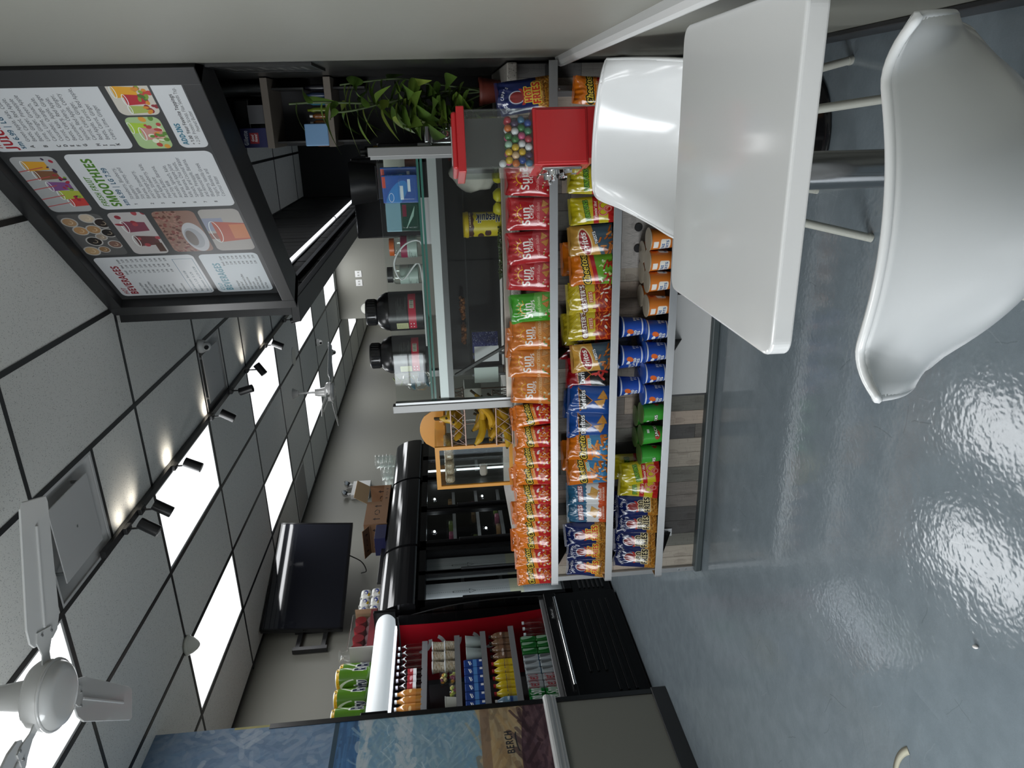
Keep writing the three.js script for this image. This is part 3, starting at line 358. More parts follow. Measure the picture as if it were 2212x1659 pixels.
const kinds1 = [
  [4, () => bottle('clear water bottle with pale cap on top shelf of open cooler', G1 + ', water', '#888', null, '#cfd4da', 1, 1, true)],
  [3, () => bottle('dark cola bottle with red and white wrap on top cooler shelf', G1 + ', cola', [0.012, 0.006, 0.006], wrapTex(['#8c1d24', '#d9d9d9'], ''), '#d5d0dd')],
  [3, () => bottle('amber iced tea bottle with white cap on top cooler shelf', G1 + ', amber tea', [0.32, 0.14, 0.03], wrapTex(['#a4692a'], '', { ink: '#f0e0b8' }), '#d9dde0')],
  [4, () => bottle('brown tea bottle with fruit-print wrap on top cooler shelf', G1 + ', brown tea', [0.16, 0.05, 0.015], wrapTex(['#7b9aa4', '#8c3a30'], ''), '#d9dde0')],
];
let dd = 4.85; for (const [n, mk] of kinds1) { let s = null; for (let i = 0; i < n; i++) { if (!s) { s = mk(); s.position.set(-4.02, 1.636, -dd); s.scale.set(1.08, 0.98, 1.08); } else dup(s, -4.02, 1.636, dd, rnd() * 6).scale.set(1.08, 0.98, 1.08); dd -= 0.072; } }
const tubTex = canvas(128, 128, (g, w, h) => { g.fillStyle = '#b9b09c'; g.fillRect(0, 0, w, h); for (let i = 0; i < 150; i++) { g.fillStyle = pick(['#9c8f76', '#d4ccba', '#7e6d52', '#b29b78']); g.beginPath(); g.arc(rnd() * w, rnd() * h, rr(2, 6), 0, 7); g.fill(); } });
{ let s = null; for (let i = 0; i < 3; i++) for (let k = 0; k < 2; k++) { const d = 4.83 - i * 0.115, y = 1.376 + (1 - k) * 0.097;
    if (!s) { s = thing('oat_cup', 'clear lidded cup of pale grain salad stacked on cooler shelf', 'cup', 'stacked grain cups in the cooler'); part(s, 'cup_fill', cyl(0.036, 0.046, 0.085, 20), mat([1, 1, 1], 0.6, { map: tubTex })); part(s, 'lid', cyl(0.049, 0.047, 0.009, 20).translate(0, 0.086, 0), mat([0.7, 0.72, 0.72], 0.2)); s.position.set(-4.02, y, -d); } else dup(s, -4.02, y, d, i); } }
{ const fm = ['#c98a2a', '#a9b24a', '#c9b06a', '#7c2a46'].map((c) => mat(c, 0.45)); let n = 0;
  for (const [d, y] of [[4.48, 1.376], [4.34, 1.376], [4.48, 1.447]]) { const t = thing('fruit_bowl', 'clear plastic bowl of cut fruit on second cooler shelf', 'fruit bowl', 'fruit bowls in the cooler', -4.03, y, d); part(t, 'bowl', lathe([[0, 0], [0.045, 0], [0.062, 0.06], [0.06, 0.06], [0.043, 0.004], [0, 0.004]], 20), M.glass); for (let i = 0; i < 10; i++) { const p = part(t, 'fruit_chunk', new RoundedBoxGeometry(0.026, 0.024, 0.026, 1, 0.005), fm[(n + i) % 4], rr(-0.026, 0.026), 0.018 + rnd() * 0.028, rr(-0.026, 0.026)); p.rotation.set(rnd() * 3, rnd() * 3, 0); } n++; }
  for (const [d, k] of [[4.2, 1], [4.07, 2]]) { const t = thing('paper_cup', k === 1 ? 'white paper cup beside the cut fruit in the cooler' : 'white paper cup next to the wire rack in the cooler', 'cup', null, -4.0, 1.376, d); part(t, 'cup_body', cyl(0.034, 0.045, 0.09, 20), M.offWhite); part(t, 'cup_rim', new THREE.TorusGeometry(0.045, 0.003, 6, 20).rotateX(Math.PI / 2).translate(0, 0.09, 0), M.offWhite); } }
{ const bt = canvas(256, 256, (g, w, h) => { g.fillStyle = '#1f3f86'; g.fillRect(0, 0, w, h); g.fillStyle = '#4f86c4'; g.fillRect(0, h * 0.45, w, h * 0.2); g.save(); g.translate(w / 2, h * 0.3); g.rotate(-0.15); g.fillStyle = '#fff'; g.font = 'italic 900 38px sans-serif'; g.textAlign = 'center'; g.fillRect(-80, -18, 150, 16); g.fillRect(-60, 6, 120, 8); g.restore(); g.fillStyle = '#e8e8e8'; g.fillRect(w * 0.62, h * 0.78, w * 0.28, h * 0.14); }); let s = null;
  for (const [d, i] of [[4.54, 0], [4.455, 1], [4.37, 2], [4.285, 3], [4.20, 4], [4.115, 5]]) if (!s) { s = thing('drink_carton', 'blue carton of shake bottles on third cooler shelf', 'carton', 'blue drink cartons in the cooler', -3.99, 1.167, d); part(s, 'carton_body', new RoundedBoxGeometry(0.075, 0.15, 0.078, 1, 0.004).translate(0, 0.075, 0), mat([1, 1, 1], 0.4, { map: bt })); part(s, 'top_flap', box(-0.034, 0.034, 0.148, 0.153, -0.034, 0.034), mat('#2a4f9a', 0.5)); } else dup(s, -3.99, 1.167, d);
  for (const [d, k] of [[4.82, 0], [4.68, 1]]) single('foam_tub', lathe([[0, 0], [0.045, 0], [0.062, 0.125], [0.064, 0.13], [0, 0.13]], 4).rotateY(Math.PI / 4), mat([0.52, 0.6, 0.58], 0.5), 'pale square foam tub on third cooler shelf', 'tub', 'pale foam tubs in the cooler', -4.0, 1.167, d); }
{ const kinds = [[4, () => bottle('brown chocolate milk bottle with dark cap on fourth cooler shelf', 'chocolate milk bottles', [0.16, 0.09, 0.05], wrapTex(['#7a5a44', '#4f3626'], ''), [0.02, 0.015, 0.012], 0.8, 1.1)], [5, () => bottle('yellow flavoured milk bottle with red cap on fourth cooler shelf', 'yellow milk bottles', [0.62, 0.46, 0.02], wrapTex(['#c9ad1c', '#b5982a'], 'Nesquik', { ink: '#2a2a70', size: 28 }), [0.4, 0.02, 0.03], 0.8, 1.1)], [2, () => bottle('pale blue sports drink bottle at end of fourth cooler shelf', 'pale blue bottles', [0.16, 0.26, 0.36], wrapTex(['#6d93ad', '#27457c'], ''), [0.6, 0.6, 0.6], 0.8, 1.1)]];
  let d = 4.83; for (const [n, mk] of kinds) { let s = null; for (let i = 0; i < n; i++) { if (!s) { s = mk(); s.position.set(-3.965, 0.937, -d); } else dup(s, -3.965, 0.937, d, i); d -= 0.078; } } }
{ const can = (label, group, tex) => { const t = thing('drink_can', label, 'can', group); part(t, 'can_body', lathe([[0, 0], [0.026, 0], [0.033, 0.008], [0.033, 0.108], [0.028, 0.12], [0.028, 0.122]], 20), mat([1, 1, 1], 0.25, { map: tex, metalness: 0.3 })); part(t, 'can_lid', lathe([[0.028, 0.122], [0.026, 0.119], [0, 0.119]], 16), M.alu); return t; };
  const T1 = [[3, 'clear water bottles', null], [3, 'green ginger soda can', wrapTex(['#1f6a2c', '#3a8a3c'], '', { font: 'italic bold' }), 'ginger soda'], [3, 'silver seltzer can with blue foot', wrapTex(['#aeb6ba', '#4a78a0'], '', { ink: '#333', size: 24 }), 'seltzer'], [2, 'silver diet cola can with red lettering', wrapTex(['#a9adb0'], 'Diet Coke', { ink: '#a01822', size: 28 }), 'diet cola'], [3, 'green lemon-lime soda can', wrapTex(['#12742f', '#0d5a25'], 'Sprite', { font: 'italic bold' }), 'lemon-lime soda']];
  let d = 4.92; for (const [n, lab, tex, g] of T1) { let s = null; for (let i = 0; i < n; i++) for (let k = 0; k < (tex ? 2 : 1); k++) { const x = -3.925, y = 0.616 + k * 0.1235;
        if (!s) { s = tex ? can(lab + ' stacked on the cooler deck', g + ' cans in the cooler', tex) : bottle('clear water bottle with pale cap on the cooler deck', 'water bottles on the cooler deck', '#888', null, '#cfd4da', 1, 1, true); s.position.set(x, y, -d); } else dup(s, x, y, d, 0.1 * i);
        if (k === (tex ? 1 : 0)) d -= 0.071; } } }

// glass-door coolers further along the wall
function doorCooler(label, d0, d1, doors, o) {
  const t = thing('glass_door_cooler', label, 'cooler', null), lin = liner;
  part(t, 'back_panel', box(-4.66, -4.6, 0.1, 1.95, d0 + 0.02, d1 - 0.02), lin); part(t, 'side_panel', box(-4.66, XF - 0.06, 0.1, 1.95, d0, d0 + 0.03), coolerBlack); part(t, 'side_panel', box(-4.66, XF - 0.06, 0.1, 1.95, d1 - 0.03, d1), coolerBlack);
  part(t, 'base', box(-4.66, XF - 0.03, 0.02, 0.36, d0, d1, 0.008), coolerBlack); part(t, 'canopy', canopyGeo(d0 + 0.005, d1 - 0.005, 1.70, 2.03, -4.66, XF - 0.0), M.blackGloss); part(t, 'top_trim', box(-4.66, XF - 0.06, 1.66, 1.70, d0, d1), coolerBlack);
  for (let i = 0; i < 6; i++) part(t, 'louver', box(XF - 0.03, XF - 0.02, 0.08 + i * 0.04, 0.095 + i * 0.04, d0 + 0.06, d1 - 0.06, 0.002), M.black);
  for (const y of o.shelves) { const s = part(t, 'shelf', box(-4.58, -4.0, y - 0.012, y, d0 + 0.03, d1 - 0.03), o.lit ? M.white : railGrey); s.add(mesh('price_rail', box(-4.0, -3.99, y - 0.025, y + 0.008, d0 + 0.03, d1 - 0.03), railGrey)); }
  doors.forEach(([a, b], i) => { const dr = part(t, 'door', merge([box(XF - 0.06, XF - 0.02, 0.36, 1.68, a, a + 0.045), box(XF - 0.06, XF - 0.02, 0.36, 1.68, b - 0.045, b), box(XF - 0.06, XF - 0.02, 0.36, 0.42, a, b), box(XF - 0.06, XF - 0.02, 1.62, 1.68, a, b)]), coolerBlack);
    dr.add(mesh('door_pane', box(XF - 0.045, XF - 0.037, 0.42, 1.62, a + 0.045, b - 0.045), M.glass)); dr.add(mesh('door_handle', box(XF - 0.02, XF + 0.005, 0.8, 1.3, a + 0.02, a + 0.035, 0.004), M.black));
    if (o.curtain) dr.add(mesh('night_curtain', sheet(b - a - 0.09, 1.2).rotateY(Math.PI / 2).translate(XF - 0.125, 1.02, -(a + b) / 2), mat([1, 1, 1], 0.6, { map: o.curtain, side: THREE.DoubleSide }))); });
  if (o.tube) { part(t, 'lamp_tube', rod(V(-3.885, 0.5, o.tube), V(-3.885, 1.62, o.tube), 0.012), glow('#f2f7ff', 1.8)); const l = new THREE.RectAreaLight(0xeaf4ff, o.power, 0.03, 1.1); l.position.set(-3.885, 1.06, -o.tube - 0.016); l.lookAt(-4.05, 1.06, -o.tube - 0.4); t.add(l); for (const y of [0.7, 1.0, 1.3]) part(t, 'lamp_clip', box(-3.905, -3.87, y - 0.01, y + 0.01, o.tube - 0.02, o.tube + 0.02), M.white); }
  return t;
}
const slide = canvas(256, 512, (g, w, h) => { g.fillStyle = '#8a8b8c'; g.fillRect(0, 0, w, h); for (let i = 0; i < 9; i++) { g.fillStyle = 'rgba(150,150,150,0.35)'; g.fillRect(rnd() * w, 0, rr(6, 30), h); } g.fillStyle = '#2c2c2c'; for (let i = 0; i < 64; i++) g.fillRect(w * 0.62, i * 8, 3, 4); g.strokeStyle = '#333'; g.lineWidth = 3; g.beginPath(); const x = w * 0.62, y = h * 0.2; g.moveTo(x - 8, y); g.lineTo(x - 8, y + 62); g.lineTo(x - 20, y + 62); g.lineTo(x, y + 86); g.lineTo(x + 20, y + 62); g.lineTo(x + 8, y + 62); g.lineTo(x + 8, y); g.closePath(); g.stroke(); g.fillStyle = 'rgba(170,165,120,0.5)'; g.fillRect(0, h * 0.62, w, h * 0.1); });
doorCooler('black cooler with pale lit interior and sliding glass doors behind the open cooler', 5.13, 6.02, [[5.15, 5.60], [5.57, 6.0]], { lit: true, shelves: [0.62, 0.95, 1.3], tube: 5.23, power: 16, curtain: slide });
doorCooler('black two-door cooler holding boxed food under the cardboard box', 6.05, 7.40, [[6.07, 6.71], [6.74, 7.38]], { shelves: [0.6, 0.85, 1.1, 1.35] });
doorCooler('black cooler with bright tube lamp behind the orange pastry case', 7.43, 8.46, [[7.45, 7.94], [7.95, 8.44]], { shelves: [0.7, 1.05, 1.4], tube: 7.72, power: 10 });
{ const ledGeo = new THREE.SphereGeometry(0.012, 10, 8), lm = glow('#f4fbff', 3); for (const d of [6.3, 6.52, 6.95, 7.2]) for (const y of [1.02, 1.55]) { const s = thing('cooler_spot', 'tiny bright lamp inside the boxed-food cooler', 'lamp', 'tiny lamps in the boxed-food cooler', -3.97, y, d); part(s, 'bulb', ledGeo, lm); part(s, 'holder', cyl(0.014, 0.014, 0.02, 10).translate(0, 0.01, 0), M.dimSteel); const l = new THREE.PointLight(0xf0f8ff, 0.03, 2, 2); l.position.set(0, 0, 0); s.add(l); }
  const foods = [['#5c6a2c', 'green salad'], ['#7a3a50', 'pink pastry'], ['#6c5030', 'brown sandwich']]; const fm = foods.map(([c]) => mat(c, 0.5));
  foods.forEach(([c, n], q) => { for (let i = 0; i < 4; i++) { const y = [0.852, 1.102, 1.352][(i + q) % 3], d = 6.2 + i * 0.3 + q * 0.09; const t = thing('food_box', 'clear box of ' + n + ' inside the two-door cooler', 'food box', n + ' boxes in the cooler', -4.1, y, d); part(t, 'food', new RoundedBoxGeometry(0.12, 0.05, 0.075, 2, 0.015).translate(0, 0.028, 0), fm[q]); part(t, 'clear_box', box(-0.07, 0.07, 0, 0.075, -0.042, 0.042, 0.004), M.glass); } }); }

// ---------- what stands on the coolers ----------
const towelTex = canvas(512, 512, (g, w, h) => { g.fillStyle = '#4f7d1c'; g.fillRect(0, 0, w, h); g.fillStyle = '#dcdcd6'; g.fillRect(0, 0, w, h * 0.12); g.fillStyle = '#d2a81c'; g.fillRect(0, h * 0.1, w, h * 0.26); g.fillStyle = '#1d1d1d'; g.font = '900 92px sans-serif'; g.fillText('1=2', 40, h * 0.31); g.font = 'bold 34px sans-serif'; g.fillText('DOUBLE', 270, h * 0.3); g.strokeStyle = '#cfd8c4'; g.lineWidth = 16; g.beginPath(); g.ellipse(w * 0.5, h * 0.56, 190, 80, -0.1, 3.2, 6.2); g.stroke(); g.font = '900 104px sans-serif'; g.lineWidth = 14; g.strokeStyle = '#e8e8e8'; g.strokeText('Bounty', 70, h * 0.66); g.fillStyle = '#17233a'; g.fillText('Bounty', 70, h * 0.66); });
{ towelTex.repeat.set(2, 1); const tm = mat([1, 1, 1], 0.28, { map: towelTex, clearcoat: 0.3 }), em = mat([0.7, 0.7, 0.68], 0.7); let s = null;
  for (const [d, x] of [[4.26, -4.12], [4.43, -4.10], [4.595, -4.05], [4.75, -4.14]]) if (!s) { s = thing('paper_towel_pack', 'green wrapped paper towel roll with yellow band on top of open cooler', 'paper towels', 'paper towel rolls on the cooler', x, 2.03, d); part(s, 'wrapper', lathe([[0.062, 0.005], [0.078, 0.02], [0.08, 0.05], [0.08, 0.24], [0.078, 0.262], [0.066, 0.275]], 32).rotateY(-2.0), tm); part(s, 'roll_end', lathe([[0.066, 0.275], [0.02, 0.27], [0.018, 0.25], [0, 0.25]], 24), em); part(s, 'foot', lathe([[0, 0], [0.06, 0.0], [0.062, 0.006]], 24), em); } else dup(s, x, 2.03, d, rr(-0.3, 0.3)); }
{ const t = thing('carton_of_cups', 'open carton of red paper cups in clear film on top of cooler', 'carton', null, -4.12, 2.03, 5.08); const cm = mat([0.42, 0.4, 0.38], 0.7);
  part(t, 'carton_side', box(-0.16, 0.16, 0, 0.20, -0.245, -0.235), cm); part(t, 'carton_side', box(-0.16, 0.16, 0, 0.20, 0.235, 0.245), M.card); part(t, 'carton_side', box(-0.16, -0.15, 0, 0.20, -0.235, 0.235), cm); part(t, 'carton_floor', box(-0.16, 0.16, 0, 0.01, -0.24, 0.24), cm); part(t, 'carton_lip', box(0.15, 0.16, 0, 0.06, -0.235, 0.235), mat('#6e1720', 0.6));
  const red = mat('#8a1a24', 0.35), pal = mat('#8d6a70', 0.4); for (let i = 0; i < 4; i++) { part(t, 'cup_sleeve', rod(V(-0.13, 0.05, -0.17 + i * 0.115), V(0.1, 0.05, -0.17 + i * 0.115), 0.045, 18), pal); part(t, 'cup_stack', rod(V(-0.13, 0.15, -0.17 + i * 0.115), V(0.1, 0.15, -0.17 + i * 0.115), 0.048, 18), red); }
  part(t, 'film_wrap', box(0.1, 0.125, 0.02, 0.225, -0.23, 0.23, 0.01), pane({ roughness: 0.12 })); part(t, 'film_tuft', lathe([[0.02, 0], [0.05, 0.02], [0.03, 0.06], [0.055, 0.09]], 9), pane({ roughness: 0.2 }), 0.05, 0.2, -0.2); }
{ const nt = canvas(256, 256, (g, w, h) => { g.fillStyle = '#cfcfca'; g.fillRect(0, 0, w, h); g.fillStyle = '#b89a2a'; g.fillRect(0, h * 0.72, w * 0.4, h * 0.28); g.fillStyle = '#2c3a86'; g.beginPath(); g.ellipse(w * 0.5, h * 0.55, 80, 52, -0.3, 0, 7); g.fill(); g.fillStyle = '#e8e8e8'; g.beginPath(); g.ellipse(w * 0.45, h * 0.5, 42, 26, -0.3, 0, 7); g.fill(); }); let s = null; const nm = mat([1, 1, 1], 0.35, { map: nt });
  for (const [d, k] of [[5.42, 0], [5.42, 1], [5.54, 0], [5.54, 1], [5.67, 0], [5.67, 1]]) if (!s) { s = thing('tissue_roll_pack', 'white wrapped tissue roll with blue and yellow print on sliding-door cooler', 'tissue pack', 'tissue rolls on the cooler', -4.08, 2.03, d); part(s, 'pack_wrap', new RoundedBoxGeometry(0.11, 0.095, 0.11, 3, 0.03).translate(0, 0.0475, 0), nm); part(s, 'wrap_fold', box(-0.03, 0.03, 0.092, 0.1, -0.05, -0.03), M.white); } else dup(s, -4.08 - k * 0.01, 2.03 + k * 0.097, d, rr(-0.1, 0.1)); }
{ const bx = canvas(256, 256, (g, w, h) => { g.fillStyle = '#7a5a40'; g.fillRect(0, 0, w, h); g.fillStyle = '#2a1d14'; for (const x of [50, 200]) { g.beginPath(); g.moveTo(x, 90); g.lineTo(x - 14, 120); g.lineTo(x - 5, 120); g.lineTo(x - 5, 170); g.lineTo(x + 5, 170); g.lineTo(x + 5, 120); g.lineTo(x + 14, 120); g.fill(); } g.lineWidth = 8; g.strokeStyle = '#2a1d14'; g.beginPath(); g.arc(128, 130, 26, 0.5, 2.2); g.stroke(); g.beginPath(); g.arc(128, 130, 26, 2.6, 4.3); g.stroke(); g.beginPath(); g.arc(128, 130, 26, 4.7, 6.4); g.stroke(); }); const bm = mat([1, 1, 1], 0.8, { map: bx });
  const t = thing('cardboard_box', 'open brown cardboard box on top of the two-door cooler', 'cardboard box', null, -4.05, 2.03, 7.02); part(t, 'box_side', box(-0.17, 0.17, 0, 0.24, -0.42, -0.41), bm); part(t, 'box_side', box(-0.17, 0.17, 0, 0.24, 0.41, 0.42), bm); part(t, 'box_front', merge([box(0.16, 0.17, 0, 0.08, 0.05, 0.41), box(0.16, 0.17, 0, 0.24, -0.41, 0.05)]), bm); part(t, 'box_back', box(-0.17, -0.16, 0, 0.24, -0.41, 0.41), bm); part(t, 'box_floor', box(-0.17, 0.17, 0, 0.008, -0.41, 0.41), bm);
  const fl = part(t, 'flap', box(0, 0.16, 0, 0.006, 0.02, 0.41), mat('#a58a68', 0.8), 0.17, 0.24, 0); fl.rotation.z = 1.0; const f2 = part(t, 'flap', box(-0.16, 0.16, 0, 0.006, 0, 0.12), bm, 0, 0.24, -0.54); f2.rotation.x = -0.5;
  single('blue_carton', box(-0.1, 0.1, 0, 0.11, -0.13, 0.13, 0.003), mat([0.012, 0.014, 0.06], 0.4), 'dark blue carton lying on cooler in front of the cardboard box', 'carton', null, -3.98, 2.03, 6.45); }
{ const cm = pane({ roughness: 0.25, color: new THREE.Color().setRGB(0.9, 0.92, 0.92) }); let k = 0; for (const [d, n, s] of [[8.3, 5, 0.11], [8.02, 3, 0.14], [7.74, 2, 0.15]]) { const t = thing('stacked_plastic_tubs', ['tall slim stack of clear plastic tubs on far black cooler', 'middle stack of clear plastic tubs on far black cooler', 'short stack of clear plastic tubs beside the cardboard box'][k++], 'plastic tubs', null, -4.0, 2.03, d); for (let i = 0; i < n; i++) part(t, 'tub', lathe([[0, 0.004], [s * 0.55, 0.004], [s * 0.8, 0.07], [s * 0.84, 0.075], [s * 0.78, 0.07], [s * 0.52, 0.0], [0, 0]], 20), cm, 0, i * 0.045, 0); } }
single('network_switch', box(-0.02, 0.0, 0, 0.05, -0.3, 0.3, 0.003), M.black, 'thin black power strip standing on the sliding-door cooler', 'power strip', null, -4.0, 2.03, 6.05);
{ const t = thing('emergency_light', 'white emergency light box with two round lamp heads on wall', 'emergency light', null, -4.70, 2.46, 8.86); part(t, 'housing', box(0, 0.07, 0, 0.24, -0.2, 0.2, 0.01), M.white); part(t, 'test_button', box(0.07, 0.074, 0.03, 0.05, -0.16, -0.14), M.black); for (const d of [-0.13, 0.13]) { const h = part(t, 'lamp_head', lathe([[0, 0.05], [0.03, 0.045], [0.06, 0.0], [0.055, 0.0], [0.03, 0.03], [0, 0.035]], 22).rotateZ(1.0), M.chrome, 0.07, 0.31, d); h.add(mesh('lamp_neck', cyl(0.012, 0.012, 0.06, 10).translate(-0.02, -0.08, 0), M.white)); } }
for (const [x, n] of [[-2.56, 'nearer the bulkhead'], [-2.72, 'nearer the corridor']]) { const t = thing('wall_plate', 'white blank double wall plate on far wall, ' + n, 'wall plate', null, x, 2.78, 13.07); part(t, 'plate', box(-0.058, 0.058, 0, 0.115, -0.008, 0, 0.002), M.white); for (const q of [-0.025, 0.025]) part(t, 'socket_slot', box(q - 0.012, q + 0.012, 0.04, 0.075, -0.0095, -0.008), mat([0.3, 0.3, 0.28], 0.5)); }
{ const t = thing('wall_speaker', 'round white wall speaker near the back corridor', 'speaker', null, -3.2, 2.75, 13.06); part(t, 'speaker_body', lathe([[0, 0.05], [0.06, 0.045], [0.09, 0.02], [0.095, 0]], 24).rotateX(Math.PI / 2), M.offWhite); part(t, 'speaker_rim', new THREE.TorusGeometry(0.093, 0.008, 6, 28), M.white); }
// ---------- service counter ----------
const CT = 1.0, CW = 3.28;                                            // countertop height, depth of the plank front
const graniteTex = canvas(512, 512, (g, w, h) => { g.fillStyle = '#b5b0a8'; g.fillRect(0, 0, w, h); for (let i = 0; i < 5200; i++) { g.fillStyle = pick(['#8e8980', '#d3cfc8', '#5f5a55', '#c4beb4', '#a39a8e']); g.beginPath(); g.arc(rnd() * w, rnd() * h, rr(0.6, 2.6), 0, 7); g.fill(); } });
const plankTex = canvas(256, 1024, (g, w, h) => { g.fillStyle = '#c8c8c8'; g.fillRect(0, 0, w, h); for (let i = 0; i < 900; i++) { const v = Math.floor(rr(120, 235)); g.strokeStyle = `rgba(${v},${v},${v},0.25)`; g.lineWidth = rr(0.5, 2.5); const x = rnd() * w, y = rnd() * h; g.beginPath(); g.moveTo(x, y); g.bezierCurveTo(x + rr(-6, 6), y + 50, x + rr(-6, 6), y + 110, x + rr(-8, 8), y + rr(100, 320)); g.stroke(); } for (let i = 0; i < 9; i++) { const x = rnd() * w, y = rnd() * h; for (let k = 5; k > 0; k--) { g.strokeStyle = 'rgba(70,60,55,0.4)'; g.lineWidth = 1.5; g.beginPath(); g.ellipse(x, y, k * 4, k * 10, 0, 0, 7); g.stroke(); } } for (let i = 0; i < 140; i++) { g.fillStyle = 'rgba(50,46,44,0.35)'; g.fillRect(rnd() * w, rnd() * h, rr(8, 40), 1); } });
{
  const t = thing('service_counter', 'long snack counter faced with weathered vertical planks under a speckled top', 'counter', null);
  part(t, 'carcass', box(-2.335, 0.215, 0.0, 0.955, CW + 0.012, 3.86), M.blackMatt);
  part(t, 'countertop', metreUV(box(-2.21, 0.215, 0.955, CT, 3.235, 4.10, 0.008), 0.5), mat([0.9, 0.9, 0.9], 0.3, { map: graniteTex }));
  const tones = [[0.085, 0.083, 0.078], [0.13, 0.122, 0.115], [0.19, 0.165, 0.145], [0.055, 0.055, 0.056], [0.23, 0.215, 0.19], [0.10, 0.103, 0.095], [0.26, 0.225, 0.195]];
  const pm = tones.map((c) => mat(c, 0.75, { map: plankTex, bumpMap: plankTex, bumpScale: 0.0008 }));
  pm.forEach((m, i) => { m.color.multiplyScalar(3.0); m.color.r *= 1.06; m.color.b *= 0.94; });
  let x = -2.332; while (x < 0.2) { const w = Math.min(rr(0.068, 0.094), 0.21 - x); if (w < 0.02) break; let y = 0.035 - rnd() * 0.3; while (y < 0.95) { const l = rr(0.22, 0.55), y0 = Math.max(0.035, y), y1 = Math.min(0.955, y + l); if (y1 - y0 > 0.01) { const g = box(0.0008, w - 0.0008, 0.0008, y1 - y0 - 0.0008, 0, 0.012 + rr(0, 0.004)); const p = part(t, 'plank', g, pick(pm), x, y0, CW - 0.002); const u = g.attributes.uv, ou = rnd(), ov = rnd(); for (let i = 0; i < u.count; i++) u.setXY(i, ou + u.getX(i) * w / 0.18, ov + u.getY(i) * (y1 - y0) / 0.7); } y += l; } x += w; }
  part(t, 'base_trim', box(-2.34, 0.21, 0, 0.04, CW - 0.045, CW + 0.012, 0.01), mat([0.06, 0.075, 0.078], 0.4)); part(t, 'corner_guard', box(-2.345, -2.318, 0.0, 0.9, CW - 0.02, CW + 0.012), M.alu); for (const y of [0.03, 0.08, 0.12]) part(t, 'screw', cyl(0.005, 0.005, 0.004, 8).rotateX(Math.PI / 2), M.chrome, -2.332, y, CW - 0.018);
  part(t, 'end_panel', box(-2.34, -2.325, 0.0, 0.955, CW + 0.012, 3.86), M.black);
  const wp = mat([0.55, 0.55, 0.55], 0.5, { map: plankTex }); part(t, 'white_panel', box(-1.305, -0.80, 0.04, 0.215, CW - 0.022, CW - 0.002, 0.002), mat([0.66, 0.66, 0.65], 0.45), 0, 0, 0, 'scuffed white access board'); part(t, 'panel_edge', box(-1.315, -1.305, 0.04, 0.215, CW - 0.02, CW), M.black);
}
single('outlet_board', merge([box(-0.665, -0.30, 0.335, 0.49, CW - 0.02, CW - 0.006, 0.001)]), mat([0.85, 0.8, 0.75], 0.6, { map: plankTex }), 'pale wooden board with round holes behind the orange cereal cups', 'board', null);
for (const x of [-0.48, -0.575]) { const o = mesh('hole_plug', cyl(0.018, 0.018, 0.004, 18).rotateX(Math.PI / 2), M.blackMatt); o.position.set(x, 0.415, -(CW - 0.022)); const b = scene.getObjectByName('outlet_board'); b.add(o); }
// three wall shelves with aluminium lips
const SH = [0.835, 0.565, 0.308], SF = 3.02;
const bracketGeo = (() => { const s = new THREE.Shape(); s.moveTo(0, 0); s.lineTo(0.2, 0); s.lineTo(0.2, -0.012); s.lineTo(0.016, -0.13); s.lineTo(0, -0.14); return new THREE.ExtrudeGeometry(s, { depth: 0.004, bevelEnabled: false }).rotateY(-Math.PI / 2).rotateY(Math.PI); })();
SH.forEach((y, i) => {
  const t = thing('snack_shelf', ['upper', 'middle', 'lower'][i] + ' wall shelf with aluminium lip on the plank counter front', 'shelf', null);
  part(t, 'shelf_board', box(-2.17, 0.20, y - 0.012, y, SF + 0.005, CW - 0.004), M.black); part(t, 'lip', box(-2.19, 0.205, y - 0.014, y + 0.021, SF - 0.002, SF + 0.003, 0.001), M.alu);
  part(t, 'lip_end', box(-2.192, -2.187, y - 0.014, y + 0.021, SF - 0.002, SF + 0.05), M.alu);
  for (const x of [-2.10, -1.02, 0.1]) { const b = part(t, 'bracket', box(-0.022, 0.022, -0.14, -0.012, -0.006, 0), M.alu, x, y, CW - 0.002); b.add(mesh('bracket_gusset', new THREE.ExtrudeGeometry((() => { const s = new THREE.Shape(); s.moveTo(0, -0.012); s.lineTo(0.22, -0.012); s.lineTo(0.22, -0.02); s.lineTo(0, -0.135); return s; })(), { depth: 0.003, bevelEnabled: false }).rotateY(-Math.PI / 2).translate(0.001, 0, 0.004), M.black)); for (const q of [-0.06, -0.115]) b.add(mesh('screw', cyl(0.004, 0.004, 0.004, 8).rotateX(Math.PI / 2).translate(0.008, q, 0.006), M.chrome)); }
});

